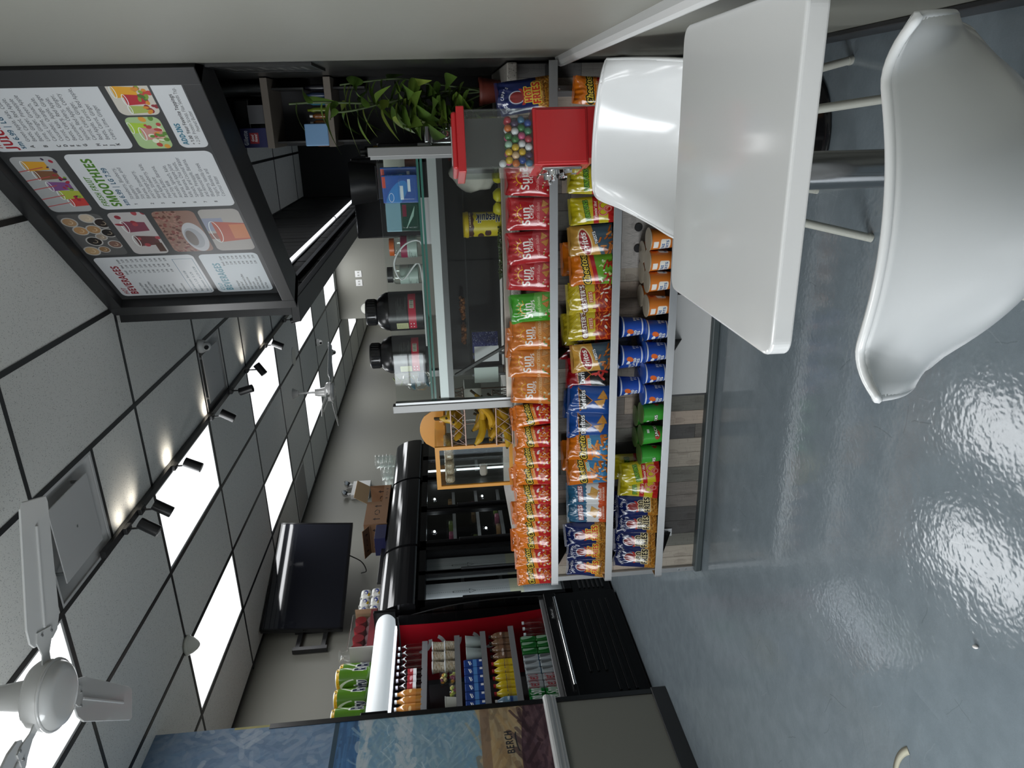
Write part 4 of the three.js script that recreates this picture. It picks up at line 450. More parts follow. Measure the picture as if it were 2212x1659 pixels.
// ---------- snack bags ----------
const bagTex = (fn) => canvas(320, 420, fn);
const T = (g, t, x, y, font, fill, o = {}) => { g.save(); g.translate(x, y); g.rotate(o.rot || 0); g.scale(o.sx || 1, 1); g.font = font; g.textAlign = 'center'; g.textBaseline = 'middle'; g.lineJoin = 'round'; if (o.s2) { g.strokeStyle = o.s2; g.lineWidth = o.w2 || 22; g.strokeText(t, 0, 0); } if (o.s) { g.strokeStyle = o.s; g.lineWidth = o.w || 12; g.strokeText(t, 0, 0); } g.fillStyle = fill; g.fillText(t, 0, 0); g.restore(); };
const sticks = (g, n, x0, x1, y0, y1, cols, len, lw) => { for (let i = 0; i < n; i++) { const x = rr(x0, x1), y = rr(y0, y1), a = rnd() * 6.3, l = rr(len * 0.5, len); g.lineCap = 'round'; g.strokeStyle = 'rgba(60,10,0,0.35)'; g.lineWidth = lw * 1.25; g.beginPath(); g.moveTo(x, y + 3); g.quadraticCurveTo(x + Math.cos(a) * l * 0.5 + rr(-8, 8), y + Math.sin(a) * l * 0.5 + 3, x + Math.cos(a) * l, y + Math.sin(a) * l + 3); g.stroke(); g.strokeStyle = pick(cols); g.lineWidth = lw; g.beginPath(); g.moveTo(x, y); g.quadraticCurveTo(x + Math.cos(a) * l * 0.5 + rr(-8, 8), y + Math.sin(a) * l * 0.5, x + Math.cos(a) * l, y + Math.sin(a) * l); g.stroke(); } };
const flecks = (g, n, x0, x1, y0, y1, cols, r0, r1) => { for (let i = 0; i < n; i++) { g.fillStyle = pick(cols); g.beginPath(); g.ellipse(rr(x0, x1), rr(y0, y1), rr(r0, r1), rr(r0, r1) * 0.6, rnd() * 3, 0, 7); g.fill(); } };
const chip = (g, x, y, s, a, c) => { g.save(); g.translate(x, y); g.rotate(a); g.fillStyle = c; g.beginPath(); g.moveTo(0, -s); g.quadraticCurveTo(s * 0.7, s * 0.1, s, s * 0.7); g.quadraticCurveTo(0, s * 0.9, -s, s * 0.6); g.quadraticCurveTo(-s * 0.5, -s * 0.2, 0, -s); g.fill(); g.strokeStyle = 'rgba(120,60,10,0.6)'; g.lineWidth = 3; g.stroke(); g.fillStyle = 'rgba(90,50,20,0.5)'; for (let i = 0; i < 12; i++) g.fillRect(rr(-s * 0.5, s * 0.5), rr(-s * 0.4, s * 0.6), 3, 3); g.restore(); };
const cheetos = (low, g2) => bagTex((g, w, h) => { g.fillStyle = '#e0781a'; g.fillRect(0, 0, w, h); g.fillStyle = low; g.beginPath(); g.moveTo(0, h * 0.62); g.lineTo(w, h * 0.5); g.lineTo(w, h); g.lineTo(0, h); g.fill(); g2(g, w, h); T(g, 'Cheetos', w * 0.5, h * 0.36, 'italic 900 80px serif', '#f0c235', { rot: -0.12, s: '#14100c', w: 24, s2: '#e8b52a', w2: 32 }); T(g, 'Cheetos', w * 0.5, h * 0.36, 'italic 900 80px serif', '#f2d04a', { rot: -0.12, s: '#14100c', w: 10 }); });
const sun = (c, c2, name, ink) => bagTex((g, w, h) => { g.fillStyle = c; g.fillRect(0, 0, w, h); g.fillStyle = c2; g.globalAlpha = 0.6; g.beginPath(); g.ellipse(w * 0.75, h * 0.86, 150, 120, 0, 0, 7); g.fill(); g.globalAlpha = 1; g.strokeStyle = '#e8a723'; g.lineWidth = 12; g.beginPath(); g.arc(w * 0.52, h * 0.36, 58, 3.3, 6.1); g.stroke(); for (let i = 0; i < 7; i++) { const a = 3.35 + i * 0.44; g.lineWidth = 6; g.beginPath(); g.moveTo(w * 0.52 + Math.cos(a) * 72, h * 0.36 + Math.sin(a) * 72); g.lineTo(w * 0.52 + Math.cos(a) * 100, h * 0.36 + Math.sin(a) * 100); g.stroke(); } T(g, 'Sun', w * 0.44, h * 0.42, 'bold 108px sans-serif', '#f4f0ea', { rot: -0.04 }); T(g, 'CHIPS', w * 0.58, h * 0.55, 'bold 52px sans-serif', '#f4f0ea'); T(g, name, w * 0.5, h * 0.70, 'italic 38px serif', ink); chip(g, w * 0.62, h * 0.86, 40, 0.3, '#c98a4a'); chip(g, w * 0.84, h * 0.84, 38, 1.2, '#d29a5e'); flecks(g, 8, w * 0.1, w * 0.4, h * 0.8, h * 0.95, ['#5c8a30', '#c2302c', '#e8d8b0'], 8, 18); });
const capp = (word, ink, edge) => bagTex((g, w, h) => { g.fillStyle = '#14235c'; g.fillRect(0, 0, w, h); g.fillStyle = '#b0762a'; g.fillRect(0, h * 0.74, w, h * 0.26); sticks(g, 70, 0, w, h * 0.78, h, ['#c98f3a', '#b67a2c', '#d8a550'], 60, 11); const L = "ANDY CAPP'S"; for (let i = 0; i < L.length; i++) { const a = -2.35 + i * 0.155; T(g, L[i], w * 0.46 + Math.cos(a) * 150, h * 0.44 + Math.sin(a) * 150, 'bold 34px sans-serif', '#e9e9ee', { rot: a + Math.PI / 2 }); } g.fillStyle = '#c8ccd6'; g.beginPath(); g.arc(w * 0.46, h * 0.36, 66, 0, 7); g.fill(); g.fillStyle = '#8c2a2a'; g.beginPath(); g.arc(w * 0.46, h * 0.36, 56, 0, 7); g.fill(); g.fillStyle = '#b5382f'; g.beginPath(); g.moveTo(w * 0.2, h * 0.44); g.quadraticCurveTo(w * 0.46, h * 0.52, w * 0.72, h * 0.40); g.lineTo(w * 0.72, h * 0.46); g.quadraticCurveTo(w * 0.46, h * 0.58, w * 0.2, h * 0.50); g.fill(); T(g, word, w * 0.5, h * 0.585, '900 78px sans-serif', ink, { s: edge, w: 16 }); T(g, 'FRIES', w * 0.52, h * 0.73, '900 82px sans-serif', ink, { s: edge, w: 16 }); T(g, 'CORN & POTATO SNACKS', w * 0.5, h * 0.87, 'bold 20px sans-serif', '#3a220c'); });
const dorito = (c, low) => bagTex((g, w, h) => { g.fillStyle = c; g.fillRect(0, 0, w, h); if (low) { g.fillStyle = low; g.beginPath(); g.moveTo(0, h * 0.6); g.lineTo(w, h * 0.45); g.lineTo(w, h); g.lineTo(0, h); g.fill(); sticks(g, 5, w * 0.3, w * 0.7, h * 0.7, h * 0.9, ['#b5302c', '#d9504a'], 90, 24); } g.fillStyle = '#0d0d10'; g.strokeStyle = '#d8842c'; g.lineWidth = 7; g.beginPath(); g.moveTo(w * 0.08, h * 0.28); g.lineTo(w * 0.92, h * 0.22); g.lineTo(w * 0.5, h * 0.58); g.closePath(); g.fill(); g.stroke(); T(g, 'Doritos', w * 0.5, h * 0.36, '900 66px sans-serif', '#f4f4f4', { rot: -0.08, s: '#0d0d10', w: 10 }); if (!low) { chip(g, w * 0.42, h * 0.76, 62, 0.3, '#d29a4a'); chip(g, w * 0.66, h * 0.82, 58, -0.5, '#c98d3c'); } });
const K = {
  cheetosRed: [cheetos('#c01f22', (g, w, h) => { sticks(g, 16, w * 0.1, w, h * 0.58, h, ['#d96a1e', '#e27f2a', '#cf5a18'], 90, 18); flecks(g, 16, w * 0.1, w * 0.95, h * 0.62, h * 0.98, ['#e8e2da', '#f2ecec', '#d8b03a'], 6, 22); T(g, 'Crunchy', w * 0.62, h * 0.52, 'italic bold 36px serif', '#f0d9a0', { rot: -0.12 }); }), 'orange and red cheese snack bag'],
  cheetosPuff: [cheetos('#3f86b8', (g, w, h) => { sticks(g, 26, w * 0.05, w, h * 0.56, h, ['#e08430', '#d9761e', '#e8984a'], 80, 22); flecks(g, 8, w * 0.1, w, h * 0.7, h, ['#c6dcea'], 6, 14); T(g, 'PUFFS', w * 0.66, h * 0.52, '900 38px sans-serif', '#3fae9a', { rot: -0.12, s: '#f4f4f4', w: 8 }); }), 'orange and blue puff snack bag'],
  cheetosLime: [cheetos('#6aa32c', (g, w, h) => { g.fillStyle = '#b3202a'; g.beginPath(); g.moveTo(0, h * 0.58); g.lineTo(w, h * 0.46); g.lineTo(w, h * 0.56); g.lineTo(0, h * 0.68); g.fill(); sticks(g, 12, w * 0.1, w * 0.9, h * 0.68, h, ['#a32a22', '#c23a2a'], 80, 16); flecks(g, 10, w * 0.1, w * 0.9, h * 0.7, h, ['#e8ece0', '#c9dc90'], 8, 20); }), 'orange and lime green snack bag'],
  sunRed: [sun('#b3262c', '#c9656a', 'Garden Salsa', '#f0b9b0'), 'red multigrain chip bag'], sunGreen: [sun('#3f9a25', '#86c46a', 'French Onion', '#e4f2c0'), 'green multigrain chip bag'], sunOrange: [sun('#d2762a', '#e0a25e', 'HARVEST CHEDDAR', '#f6e2b8'), 'orange multigrain chip bag'],
  hot: [capp('HOT', '#d8402a', '#f2d24a'), 'dark blue hot fries snack bag'], bbq: [capp('BBQ', '#20140e', '#e8d9a8'), 'dark blue barbecue fries snack bag'],
  ruffles: [bagTex((g, w, h) => { g.fillStyle = '#2f6688'; g.fillRect(0, 0, w, h); g.fillStyle = '#d2552a'; g.fillRect(0, h * 0.76, w, h * 0.24); g.fillStyle = '#dedfe0'; g.beginPath(); g.moveTo(0, h * 0.52); for (let i = 0; i <= 12; i++) g.lineTo(w * i / 12, h * (0.46 + (i % 2) * 0.03)); for (let i = 12; i >= 0; i--) g.lineTo(w * i / 12, h * (0.78 + (i % 2) * 0.03)); g.fill(); chip(g, w * 0.48, h * 0.64, 64, 0.2, '#cf9a44'); chip(g, w * 0.7, h * 0.66, 52, 1.2, '#d8a855'); T(g, 'RUFFLES', w * 0.5, h * 0.33, '900 58px sans-serif', '#f4f4f4', { rot: -0.05, s: '#a3202c', w: 14 }); T(g, 'CHEDDAR', w * 0.5, h * 0.84, 'bold 38px sans-serif', '#f6e8d8'); T(g, '& SOUR CREAM', w * 0.5, h * 0.92, 'bold 28px sans-serif', '#f6e8d8'); }), 'blue, white and orange ridged chip bag'],
  dorBlue: [dorito('#1f4f9c', null), 'blue corn chip bag with two chips pictured'], dorRed: [dorito('#a3161f', '#14100f'), 'red and black corn chip bag'],
  fritos: [bagTex((g, w, h) => { g.fillStyle = '#cf9c44'; g.fillRect(0, 0, w, h); g.fillStyle = '#3d5260'; g.beginPath(); g.moveTo(0, h * 0.72); g.lineTo(w, h * 0.52); g.lineTo(w, h); g.lineTo(0, h); g.fill(); sticks(g, 18, w * 0.1, w, h * 0.72, h, ['#b5682a', '#c9803c', '#9c5420'], 56, 18); g.save(); g.translate(w * 0.48, h * 0.36); g.rotate(-0.2); g.fillStyle = '#ecd6a4'; g.beginPath(); g.ellipse(0, 0, 150, 66, 0, 0, 7); g.fill(); g.fillStyle = '#a01f26'; g.beginPath(); g.ellipse(0, 0, 136, 54, 0, 0, 7); g.fill(); g.restore(); T(g, 'Fritos', w * 0.48, h * 0.36, 'italic 900 76px sans-serif', '#f6f2ea', { rot: -0.2 }); T(g, 'TWISTS', w * 0.62, h * 0.60, '900 40px sans-serif', '#f2f2f2', { rot: -0.2, s: '#22303a', w: 8 }); }), 'tan corn twist bag with red oval'],
  chester: [bagTex((g, w, h) => { g.fillStyle = '#cfb92a'; g.fillRect(0, 0, w, h); g.strokeStyle = 'rgba(120,100,10,0.5)'; g.lineWidth = 3; for (let i = -10; i < 14; i++) { g.beginPath(); g.moveTo(i * 40, 0); g.lineTo(i * 40 + 200, h * 0.5); g.stroke(); } g.fillStyle = '#a32c18'; g.fillRect(0, h * 0.62, w, h * 0.38); sticks(g, 34, 0, w, h * 0.64, h, ['#d9601e', '#c2421a', '#e07a2a', '#8c2010'], 70, 12); flecks(g, 5, w * 0.4, w, h * 0.75, h * 0.95, ['#f0e4d0'], 10, 30); T(g, "CHESTER'S", w * 0.5, h * 0.36, '900 58px sans-serif', '#f4efe0', { rot: -0.08, s: '#6a1a28', w: 16 }); T(g, 'FRIES', w * 0.56, h * 0.52, '900 44px sans-serif', '#f4d9b0', { rot: -0.08, s: '#b02a1c', w: 12 }); }), 'yellow and red fries snack bag'],
  funyuns: [bagTex((g, w, h) => { g.fillStyle = '#c8b81f'; g.fillRect(0, 0, w, h); g.fillStyle = '#b8201f'; g.fillRect(0, h * 0.52, w, h * 0.12); g.fillRect(0, h * 0.86, w, h * 0.14); for (const [x, y, r] of [[0.4, 0.75, 40], [0.66, 0.78, 46], [0.52, 0.86, 34]]) { g.strokeStyle = '#c9504a'; g.lineWidth = 20; g.beginPath(); g.arc(w * x, h * y, r, 0, 7); g.stroke(); g.strokeStyle = '#e8b0a0'; g.lineWidth = 5; g.beginPath(); g.arc(w * x - 3, h * y - 3, r, 0, 7); g.stroke(); } T(g, 'FUNYUNS', w * 0.5, h * 0.38, '900 56px sans-serif', '#7fb52a', { rot: -0.1, s: '#1f4a20', w: 12 }); T(g, "Flamin' Hot", w * 0.5, h * 0.58, 'italic bold 36px serif', '#f4ecd8'); }), 'yellow and red onion ring snack bag'],
};
function bagGeo(W, H, Dp) {
  const nx = 24, ny = 30, pos = [], uv = [], idx = [], o1 = rnd() * 50, o2 = rnd() * 50;
  for (const s of [1, -1]) for (let j = 0; j <= ny; j++) for (let i = 0; i <= nx; i++) {
    const u = i / nx, v = j / ny, a = u * 2 - 1, b = v * 2 - 1;
    const k = Math.pow(Math.max(0, 1 - Math.pow(Math.abs(a), 2.6)), 0.62) * Math.pow(Math.max(0, 1 - Math.pow(Math.abs(b + 0.06) / 1.06, 3.2)), 0.8) * (1 - 0.35 * v);
    const near = Math.max(0, v - 0.55) * 2.2 + Math.max(0, 0.18 - v) * 4, ridge = 0.5 - Math.abs(fbm(u * 6 + o1 + v * 2, v * 5 + o2, 2) - 0.38) * 3.2; const crease = s * ((ridge * 0.007 + (fbm(u * 14 + o2, v * 11 + o1, 2) - 0.38) * 0.008) * (0.1 + near) + Math.sin(u * 34 + o1 * 3) * 0.0016 * near) * (i && i < nx ? 1 : 0.1) * Math.min(1, 0.25 + k * 2);
    const pinch = 1 - 0.10 * k + 0.02 * Math.abs(b);
    pos.push(a * W / 2 * pinch, v * H + (j === ny ? 0.004 * Math.sin(u * 9 + o1) : 0), s * (k * Dp / 2) + crease + (v > 0.8 ? 0.012 * Math.sin(u * 5 + o2) * (v - 0.8) * 5 : 0)); uv.push(u, v);
  }
  const row = nx + 1, half = row * (ny + 1);
  for (let j = 0; j < ny; j++) for (let i = 0; i < nx; i++) { const p = j * row + i; idx.push(p, p + 1, p + row + 1, p, p + row + 1, p + row); const q = half + p; idx.push(q, q + row + 1, q + 1, q, q + row, q + row + 1); }
  const g = new THREE.BufferGeometry(); g.setAttribute('position', new THREE.Float32BufferAttribute(pos, 3)); g.setAttribute('uv', new THREE.Float32BufferAttribute(uv, 2)); g.setIndex(idx); g.computeVertexNormals(); return g;
}
const bags = [0, 1, 2, 3, 4].map(() => bagGeo(0.135, 0.185, 0.05)), slim = [0, 1, 2, 3].map(() => bagGeo(0.112, 0.185, 0.045)), SLIM = { cheetosRed: 1, hot: 1, bbq: 1, ruffles: 1, funyuns: 1 };
const sealGeo = (() => { const s = []; for (let i = 0; i < 5; i++) s.push(box(-0.066, 0.066, i * 0.0022, i * 0.0022 + 0.0012, -0.0014, 0.0014)); return merge(s); })();
const bagMat = {}; for (const k in K) bagMat[k] = mat([0.84, 0.84, 0.84], 0.2, { map: K[k][0], side: THREE.DoubleSide, clearcoat: 0.5, clearcoatRoughness: 0.12 });
const sealMat = {}; { const c = { cheetosRed: '#d06c16', cheetosPuff: '#d06c16', cheetosLime: '#d06c16', sunRed: '#9c2026', sunGreen: '#34821f', sunOrange: '#c2691f', hot: '#101c4c', bbq: '#101c4c', ruffles: '#285a78', dorBlue: '#1a448a', dorRed: '#8c121a', fritos: '#b88838', chester: '#b5a222', funyuns: '#b0a21a' }; for (const k in c) sealMat[k] = mat(c[k], 0.3); }
const XY = (y) => 0.18 - (y - 147) * 0.002164;                        // position along the shelf
let bn = 0;
function bag(kind, sh, x, d, yaw, lean, roll, s = 1, where = '') {
  const place = ['upper shelf', 'middle shelf', 'lower shelf'][sh] + (where ? ', ' + where : '');
  const t = thing('snack_bag', K[kind][1] + ' on the ' + place, 'snack bag', K[kind][1] + 's on the ' + place, x, SH[sh] + 0.002, d); t.rotation.set(-lean, yaw, roll, 'YXZ');
  const g = SLIM[kind] ? slim[bn++ % 4] : bags[bn++ % 5]; const b = part(t, 'bag_body', g, bagMat[kind]); b.scale.setScalar(s); const q = part(t, 'top_seal', sealGeo, sealMat[kind]); q.scale.set(s * (SLIM[kind] ? 0.83 : 1), s, s); q.position.set(0, 0.183 * s, 0.006 * s);
}
const row = (kind, sh, ys, d, yaw, s = 1, where) => ys.forEach((y) => bag(kind, sh, XY(y), d + rr(-0.012, 0.012), yaw + rr(-0.08, 0.08), rr(0.06, 0.22), rr(-0.1, 0.1), s * rr(0.95, 1.04), where));
// upper shelf
row('cheetosRed', 0, [1242, 1195, 1149, 1108, 1070, 1029, 976, 933, 885, 829], 3.105, 0.16, 0.96); row('cheetosRed', 0, [1170, 1090, 1000, 850], 3.19, 0.3, 1.02, 'second row');
row('sunOrange', 0, [775, 715, 653], 3.10, 0.18, 1.0); row('sunOrange', 0, [690], 3.19, 0.1, 1.02, 'second row'); row('sunGreen', 0, [593], 3.10, 0.05, 0.97); row('sunRed', 0, [533, 470, 408, 345], 3.10, 0.1, 1.02); row('hot', 0, [188], 3.10, 0.1, 1.12, 'by the right-hand wall');
// middle shelf
row('hot', 1, [1232, 1186, 1135], 3.10, 0.14, 1.06); row('ruffles', 1, [1082, 1036], 3.11, 0.12, 1.0); row('cheetosPuff', 1, [974, 917], 3.10, 0.2, 1.04); row('cheetosPuff', 1, [955], 3.19, 0.2, 1.08, 'second row'); row('dorBlue', 1, [865, 807], 3.10, 0.12, 1.02); row('dorBlue', 1, [840], 3.19, 0.1, 1.06, 'second row'); row('dorRed', 1, [751], 3.12, 0.15, 1.02); row('dorRed', 1, [700], 3.20, 0.1, 1.1, 'second row'); row('fritos', 1, [705], 3.08, 0.05, 0.95, 'by the red bags'); row('chester', 1, [637, 579], 3.10, 0.08, 1.02); row('chester', 1, [655], 3.19, 0.1, 1.1, 'second row'); row('cheetosLime', 1, [521], 3.10, 0.05, 0.98); row('cheetosLime', 1, [505], 3.19, 0, 1.08, 'second row'); row('fritos', 1, [463], 3.10, 0.05, 1.0, 'by the lime bags'); row('funyuns', 1, [402, 350], 3.11, 0.05, 1.05); row('cheetosRed', 1, [190], 3.10, 0.05, 0.98, 'by the right-hand wall');
// lower shelf
row('bbq', 2, [1210, 1168, 1118, 1071], 3.10, 0.16, 1.08); row('bbq', 2, [1190, 1140, 1095], 3.2, 0.2, 1.12, 'second row'); row('funyuns', 2, [1028, 982], 3.10, 0.22, 1.02); row('funyuns', 2, [990], 3.19, 0.2, 1.14, 'second row');
// ---------- cereal cups ----------
const cupTex = (base, fn) => canvas(512, 256, (g, w, h) => { g.fillStyle = base; g.fillRect(0, 0, w, h); fn(g, w, h); });
const cupKinds = {
  blue: ['blue and white cereal cup', cupTex('#1f4ba8', (g, w, h) => { g.fillStyle = '#e8eaee'; g.fillRect(0, 0, w, 20); g.fillRect(0, h - 34, w, 16); for (const k of [0.25, 0.75]) { g.fillStyle = '#d8641e'; g.beginPath(); g.ellipse(w * k + 62, h * 0.36, 24, 42, 0.3, 0, 7); g.fill(); g.fillStyle = '#eceef2'; g.beginPath(); g.ellipse(w * k + 20, h * 0.30, 26, 22, 0, 0, 7); g.fill(); T(g, 'FROSTED', w * k - 10, h * 0.58, '900 40px sans-serif', '#f4f4f4', { s: '#16346f', w: 6 }); T(g, 'FLAKES', w * k - 10, h * 0.74, '900 44px sans-serif', '#f4f4f4', { s: '#16346f', w: 6 }); } }), '#2c5cb8'],
  orange: ['orange cereal cup', cupTex('#d67a2c', (g, w, h) => { for (const k of [0.25, 0.75]) { g.fillStyle = '#e9e4da'; g.beginPath(); g.roundRect(w * k - 90, h * 0.4, 180, 110, 18); g.fill(); T(g, 'MINI', w * k, h * 0.53, '900 42px sans-serif', '#2a5c96'); T(g, 'WHEATS', w * k, h * 0.7, '900 40px sans-serif', '#2a5c96'); g.fillStyle = '#b04a24'; g.fillRect(w * k - 80, h * 0.12, 50, 44); g.fillStyle = '#ece8e2'; g.fillRect(w * k + 10, h * 0.1, 60, 54); } }), '#c9bda8'],
  green: ['green cereal cup', cupTex('#3a9a34', (g, w, h) => { for (const k of [0.25, 0.75]) { g.fillStyle = '#b53a30'; g.beginPath(); g.ellipse(w * k - 40, h * 0.68, 50, 34, 0, 0, 7); g.fill(); T(g, 'JACKS', w * k + 10, h * 0.62, '900 46px sans-serif', '#f2f2ee', { rot: -0.1, s: '#1d4a1c', w: 10 }); g.fillStyle = '#e6ebe2'; g.fillRect(w * k - 20, h * 0.2, 34, 28); } }), '#5a7a3c'],
};
const cupProto = {};
function cup(kind, x, y, d, turn, where) {
  const [lab, tex, lid] = cupKinds[kind], key = kind + where; const label = lab + ' ' + where, group = lab + 's ' + where;
  if (cupProto[key]) return dup(cupProto[key], x, y, d, turn);
  const t = thing('cereal_cup', label, 'cereal cup', group, x, y, d, turn); part(t, 'cup_body', cyl(0.038, 0.047, 0.103, 28), mat([1, 1, 1], 0.35, { map: tex })); part(t, 'foil_lid', lathe([[0.047, 0.101], [0.0505, 0.103], [0.0505, 0.106], [0, 0.1065]], 28), mat(lid, 0.3, { metalness: 0.25 })); cupProto[key] = t; return t;
}
const CY = SH[2] + 0.001;
[[942, 3.1], [893, 3.09], [842, 3.10]].forEach(([y, d], i) => cup('green', XY(y), CY, d, [0.6, 2.4, 0.7][i], 'in the front row of the lower shelf')); [[918, 3.19], [866, 3.19]].forEach(([y, d]) => cup('green', XY(y), CY, d, 1, 'behind the front row'));
[[797, 3.09], [749, 3.09], [701, 3.09], [653, 3.09]].forEach(([y, d]) => cup('blue', XY(y), CY, d, 0.55, 'standing on the lower shelf')); [[772, 3.185], [724, 3.185], [676, 3.185]].forEach(([y, d]) => cup('blue', XY(y), CY, d, 0.5, 'behind the front row'));
[[782, 3.13, 0.5], [709, 3.11, 0.6], [730, 3.19, 1.5], [648, 3.12, 0.5]].forEach(([y, d, t]) => cup('blue', XY(y), CY + 0.107, d, t, 'stacked on other cups'));
[[601, 3.09], [550, 3.09], [508, 3.09], [465, 3.09]].forEach(([y, d]) => cup('orange', XY(y), CY, d, 0.6, 'in the front row of the lower shelf')); [[590, 3.185], [540, 3.185], [498, 3.185]].forEach(([y, d]) => cup('orange', XY(y), CY, d, 0.6, 'behind the front row'));
// ---------- glass display case on the counter ----------
{
  const t = thing('glass_display_case', 'glass display case with steel posts standing on the counter', 'display case', null);
  part(t, 'post', box(-1.335, -1.295, CT, 1.585, 3.29, 3.33, 0.004), M.steel); part(t, 'post', box(-0.145, -0.105, CT, 1.60, 3.29, 3.33, 0.004), M.steel); part(t, 'post', box(-1.335, -1.295, CT, 1.40, 3.80, 3.84, 0.004), M.steel); part(t, 'post', box(-0.145, -0.105, CT, 1.40, 3.80, 3.84, 0.004), M.steel);
  part(t, 'post_channel', box(-1.295, -1.283, CT, 1.57, 3.295, 3.325), M.brushed); part(t, 'post_channel', box(-0.157, -0.145, CT, 1.59, 3.295, 3.325), M.brushed);
  part(t, 'upper_front_glass', box(-1.29, -0.15, 1.39, 1.565, 3.306, 3.312), M.glass); part(t, 'lower_front_glass', box(-1.29, -0.15, 1.03, 1.36, 3.306, 3.312), M.glass);
  part(t, 'glass_shelf', box(-1.295, -0.145, 1.388, 1.398, 3.315, 3.84), M.greenGlass); part(t, 'glass_edge', box(-1.295, -0.145, 1.388, 1.398, 3.312, 3.3155), mat([0.05, 0.16, 0.13], 0.15)); part(t, 'glass_edge', box(-1.295, -0.145, 1.372, 1.382, 3.312, 3.3155), mat([0.05, 0.16, 0.13], 0.15));
  part(t, 'steel_top', box(-1.295, -0.145, 1.34, 1.348, 3.318, 3.80), M.brushed); part(t, 'steel_lip', box(-1.295, -0.145, 1.312, 1.352, 3.314, 3.320), M.brushed); part(t, 'dark_rail', box(-1.295, -0.145, 1.285, 1.312, 3.312, 3.335), M.dimSteel);
  part(t, 'bottom_rail', box(-1.295, -0.145, CT, 1.032, 3.298, 3.33, 0.003), mat([0.32, 0.29, 0.25], 0.35, { metalness: 0.8 })); part(t, 'sliding_track', box(-1.295, -0.145, CT, 1.012, 3.34, 3.36), M.brushed);
  part(t, 'side_glass', box(-1.318, -1.312, 1.03, 1.38, 3.33, 3.80), M.glass); part(t, 'side_glass', box(-0.128, -0.122, 1.03, 1.38, 3.33, 3.80), M.glass);
  const dv = part(t, 'divider_bar', box(-0.006, 0.006, 0, 0.28, 0, 0.02), mat([0.03, 0.03, 0.025], 0.5), -1.04, 1.03, 3.34); dv.rotation.z = 0.5;
  part(t, 'inner_shelf', box(-1.29, -0.15, 1.19, 1.196, 3.60, 3.80), M.glass); part(t, 'rear_door', box(-1.29, -0.7, CT + 0.01, 1.335, 3.806, 3.812), mat([0.02, 0.018, 0.015], 0.1)); part(t, 'rear_door', box(-0.72, -0.15, CT + 0.01, 1.335, 3.82, 3.826), mat([0.02, 0.018, 0.015], 0.1));
}
// on top of the case
const jarTex = canvas(1024, 512, (g, w, h) => { g.fillStyle = '#0d0d0e'; g.fillRect(0, 0, w, h); for (const k of [0, 0.5]) { const x = w * (k + 0.08); g.fillStyle = '#b01e38'; g.fillRect(x, h * 0.58, w * 0.34, h * 0.22); g.fillStyle = '#d8d4c0'; g.fillRect(x + w * 0.2, h * 0.62, w * 0.07, h * 0.12); g.fillStyle = '#15150f'; for (let i = 0; i < 13; i++) g.fillRect(x + w * 0.205 + i * 5, h * 0.63, rr(1, 3.5), h * 0.1); g.fillStyle = '#b9bb8e'; g.fillRect(x, h * 0.22, w * 0.075, h * 0.34); g.fillStyle = '#2e2e22'; for (let i = 0; i < 12; i++) g.fillRect(x + 6, h * 0.25 + i * 13, w * 0.06, 2); g.fillStyle = '#6d6d6d'; for (let i = 0; i < 14; i++) g.fillRect(x + w * 0.1, h * 0.24 + i * 11, rr(80, 220), 2.5); g.fillStyle = '#d9d4d4'; for (let i = 0; i < 4; i++) { g.beginPath(); g.arc(x + 30 + (i % 2) * 36, h * 0.64 + Math.floor(i / 2) * 44, 8, 0, 7); g.fill(); } } });
{ let s = null; for (const [x, d, tn, lab] of [[-0.875, 3.49, 1.75, 'black screw-top protein tub on glass shelf beside the small clear jars'], [-1.10, 3.50, 1.8, 'black screw-top protein tub on glass shelf beside the steel post']]) { if (s) { dup(s, x, 1.399, d, tn, lab); continue; }
  s = thing('protein_tub', lab, 'tub', null, x, 1.399, d, tn); const bm = mat([0.008, 0.008, 0.009], 0.25);
  part(s, 'tub_body', lathe([[0, 0], [0.082, 0], [0.094, 0.01], [0.095, 0.04], [0.094, 0.175], [0.092, 0.195], [0.078, 0.222], [0.060, 0.236], [0.056, 0.243], [0, 0.243]], 40), bm); part(s, 'label_wrap', cyl(0.0955, 0.0955, 0.165, 40, true).translate(0, 0.015, 0), mat([1, 1, 1], 0.32, { map: jarTex }));
  part(s, 'screw_lid', lathe([[0.056, 0.238], [0.062, 0.24], [0.0625, 0.285], [0.058, 0.291], [0, 0.291]], 40), bm); for (let i = 0; i < 28; i++) { const a = i / 28 * 6.283; part(s, 'lid_rib', box(-0.002, 0.002, 0.246, 0.282, -0.002, 0.002), bm, Math.cos(a) * 0.0625, 0, Math.sin(a) * 0.0625); } } }
function pouch(label, x, d, W, H, tex, turn) { const t = thing('hanging_pack', label, 'blister pack', null, x, 1.399, d, turn); part(t, 'pack_card', new RoundedBoxGeometry(W, H, 0.012, 2, 0.005).translate(0, H / 2, 0), mat([1, 1, 1], 0.25, { map: tex, clearcoat: 0.5 })); part(t, 'pack_blister', new RoundedBoxGeometry(W * 0.8, H * 0.5, 0.02, 3, 0.009).translate(0, H * 0.3, 0.008), pane({ roughness: 0.08 })); t.rotation.x = -0.06; }
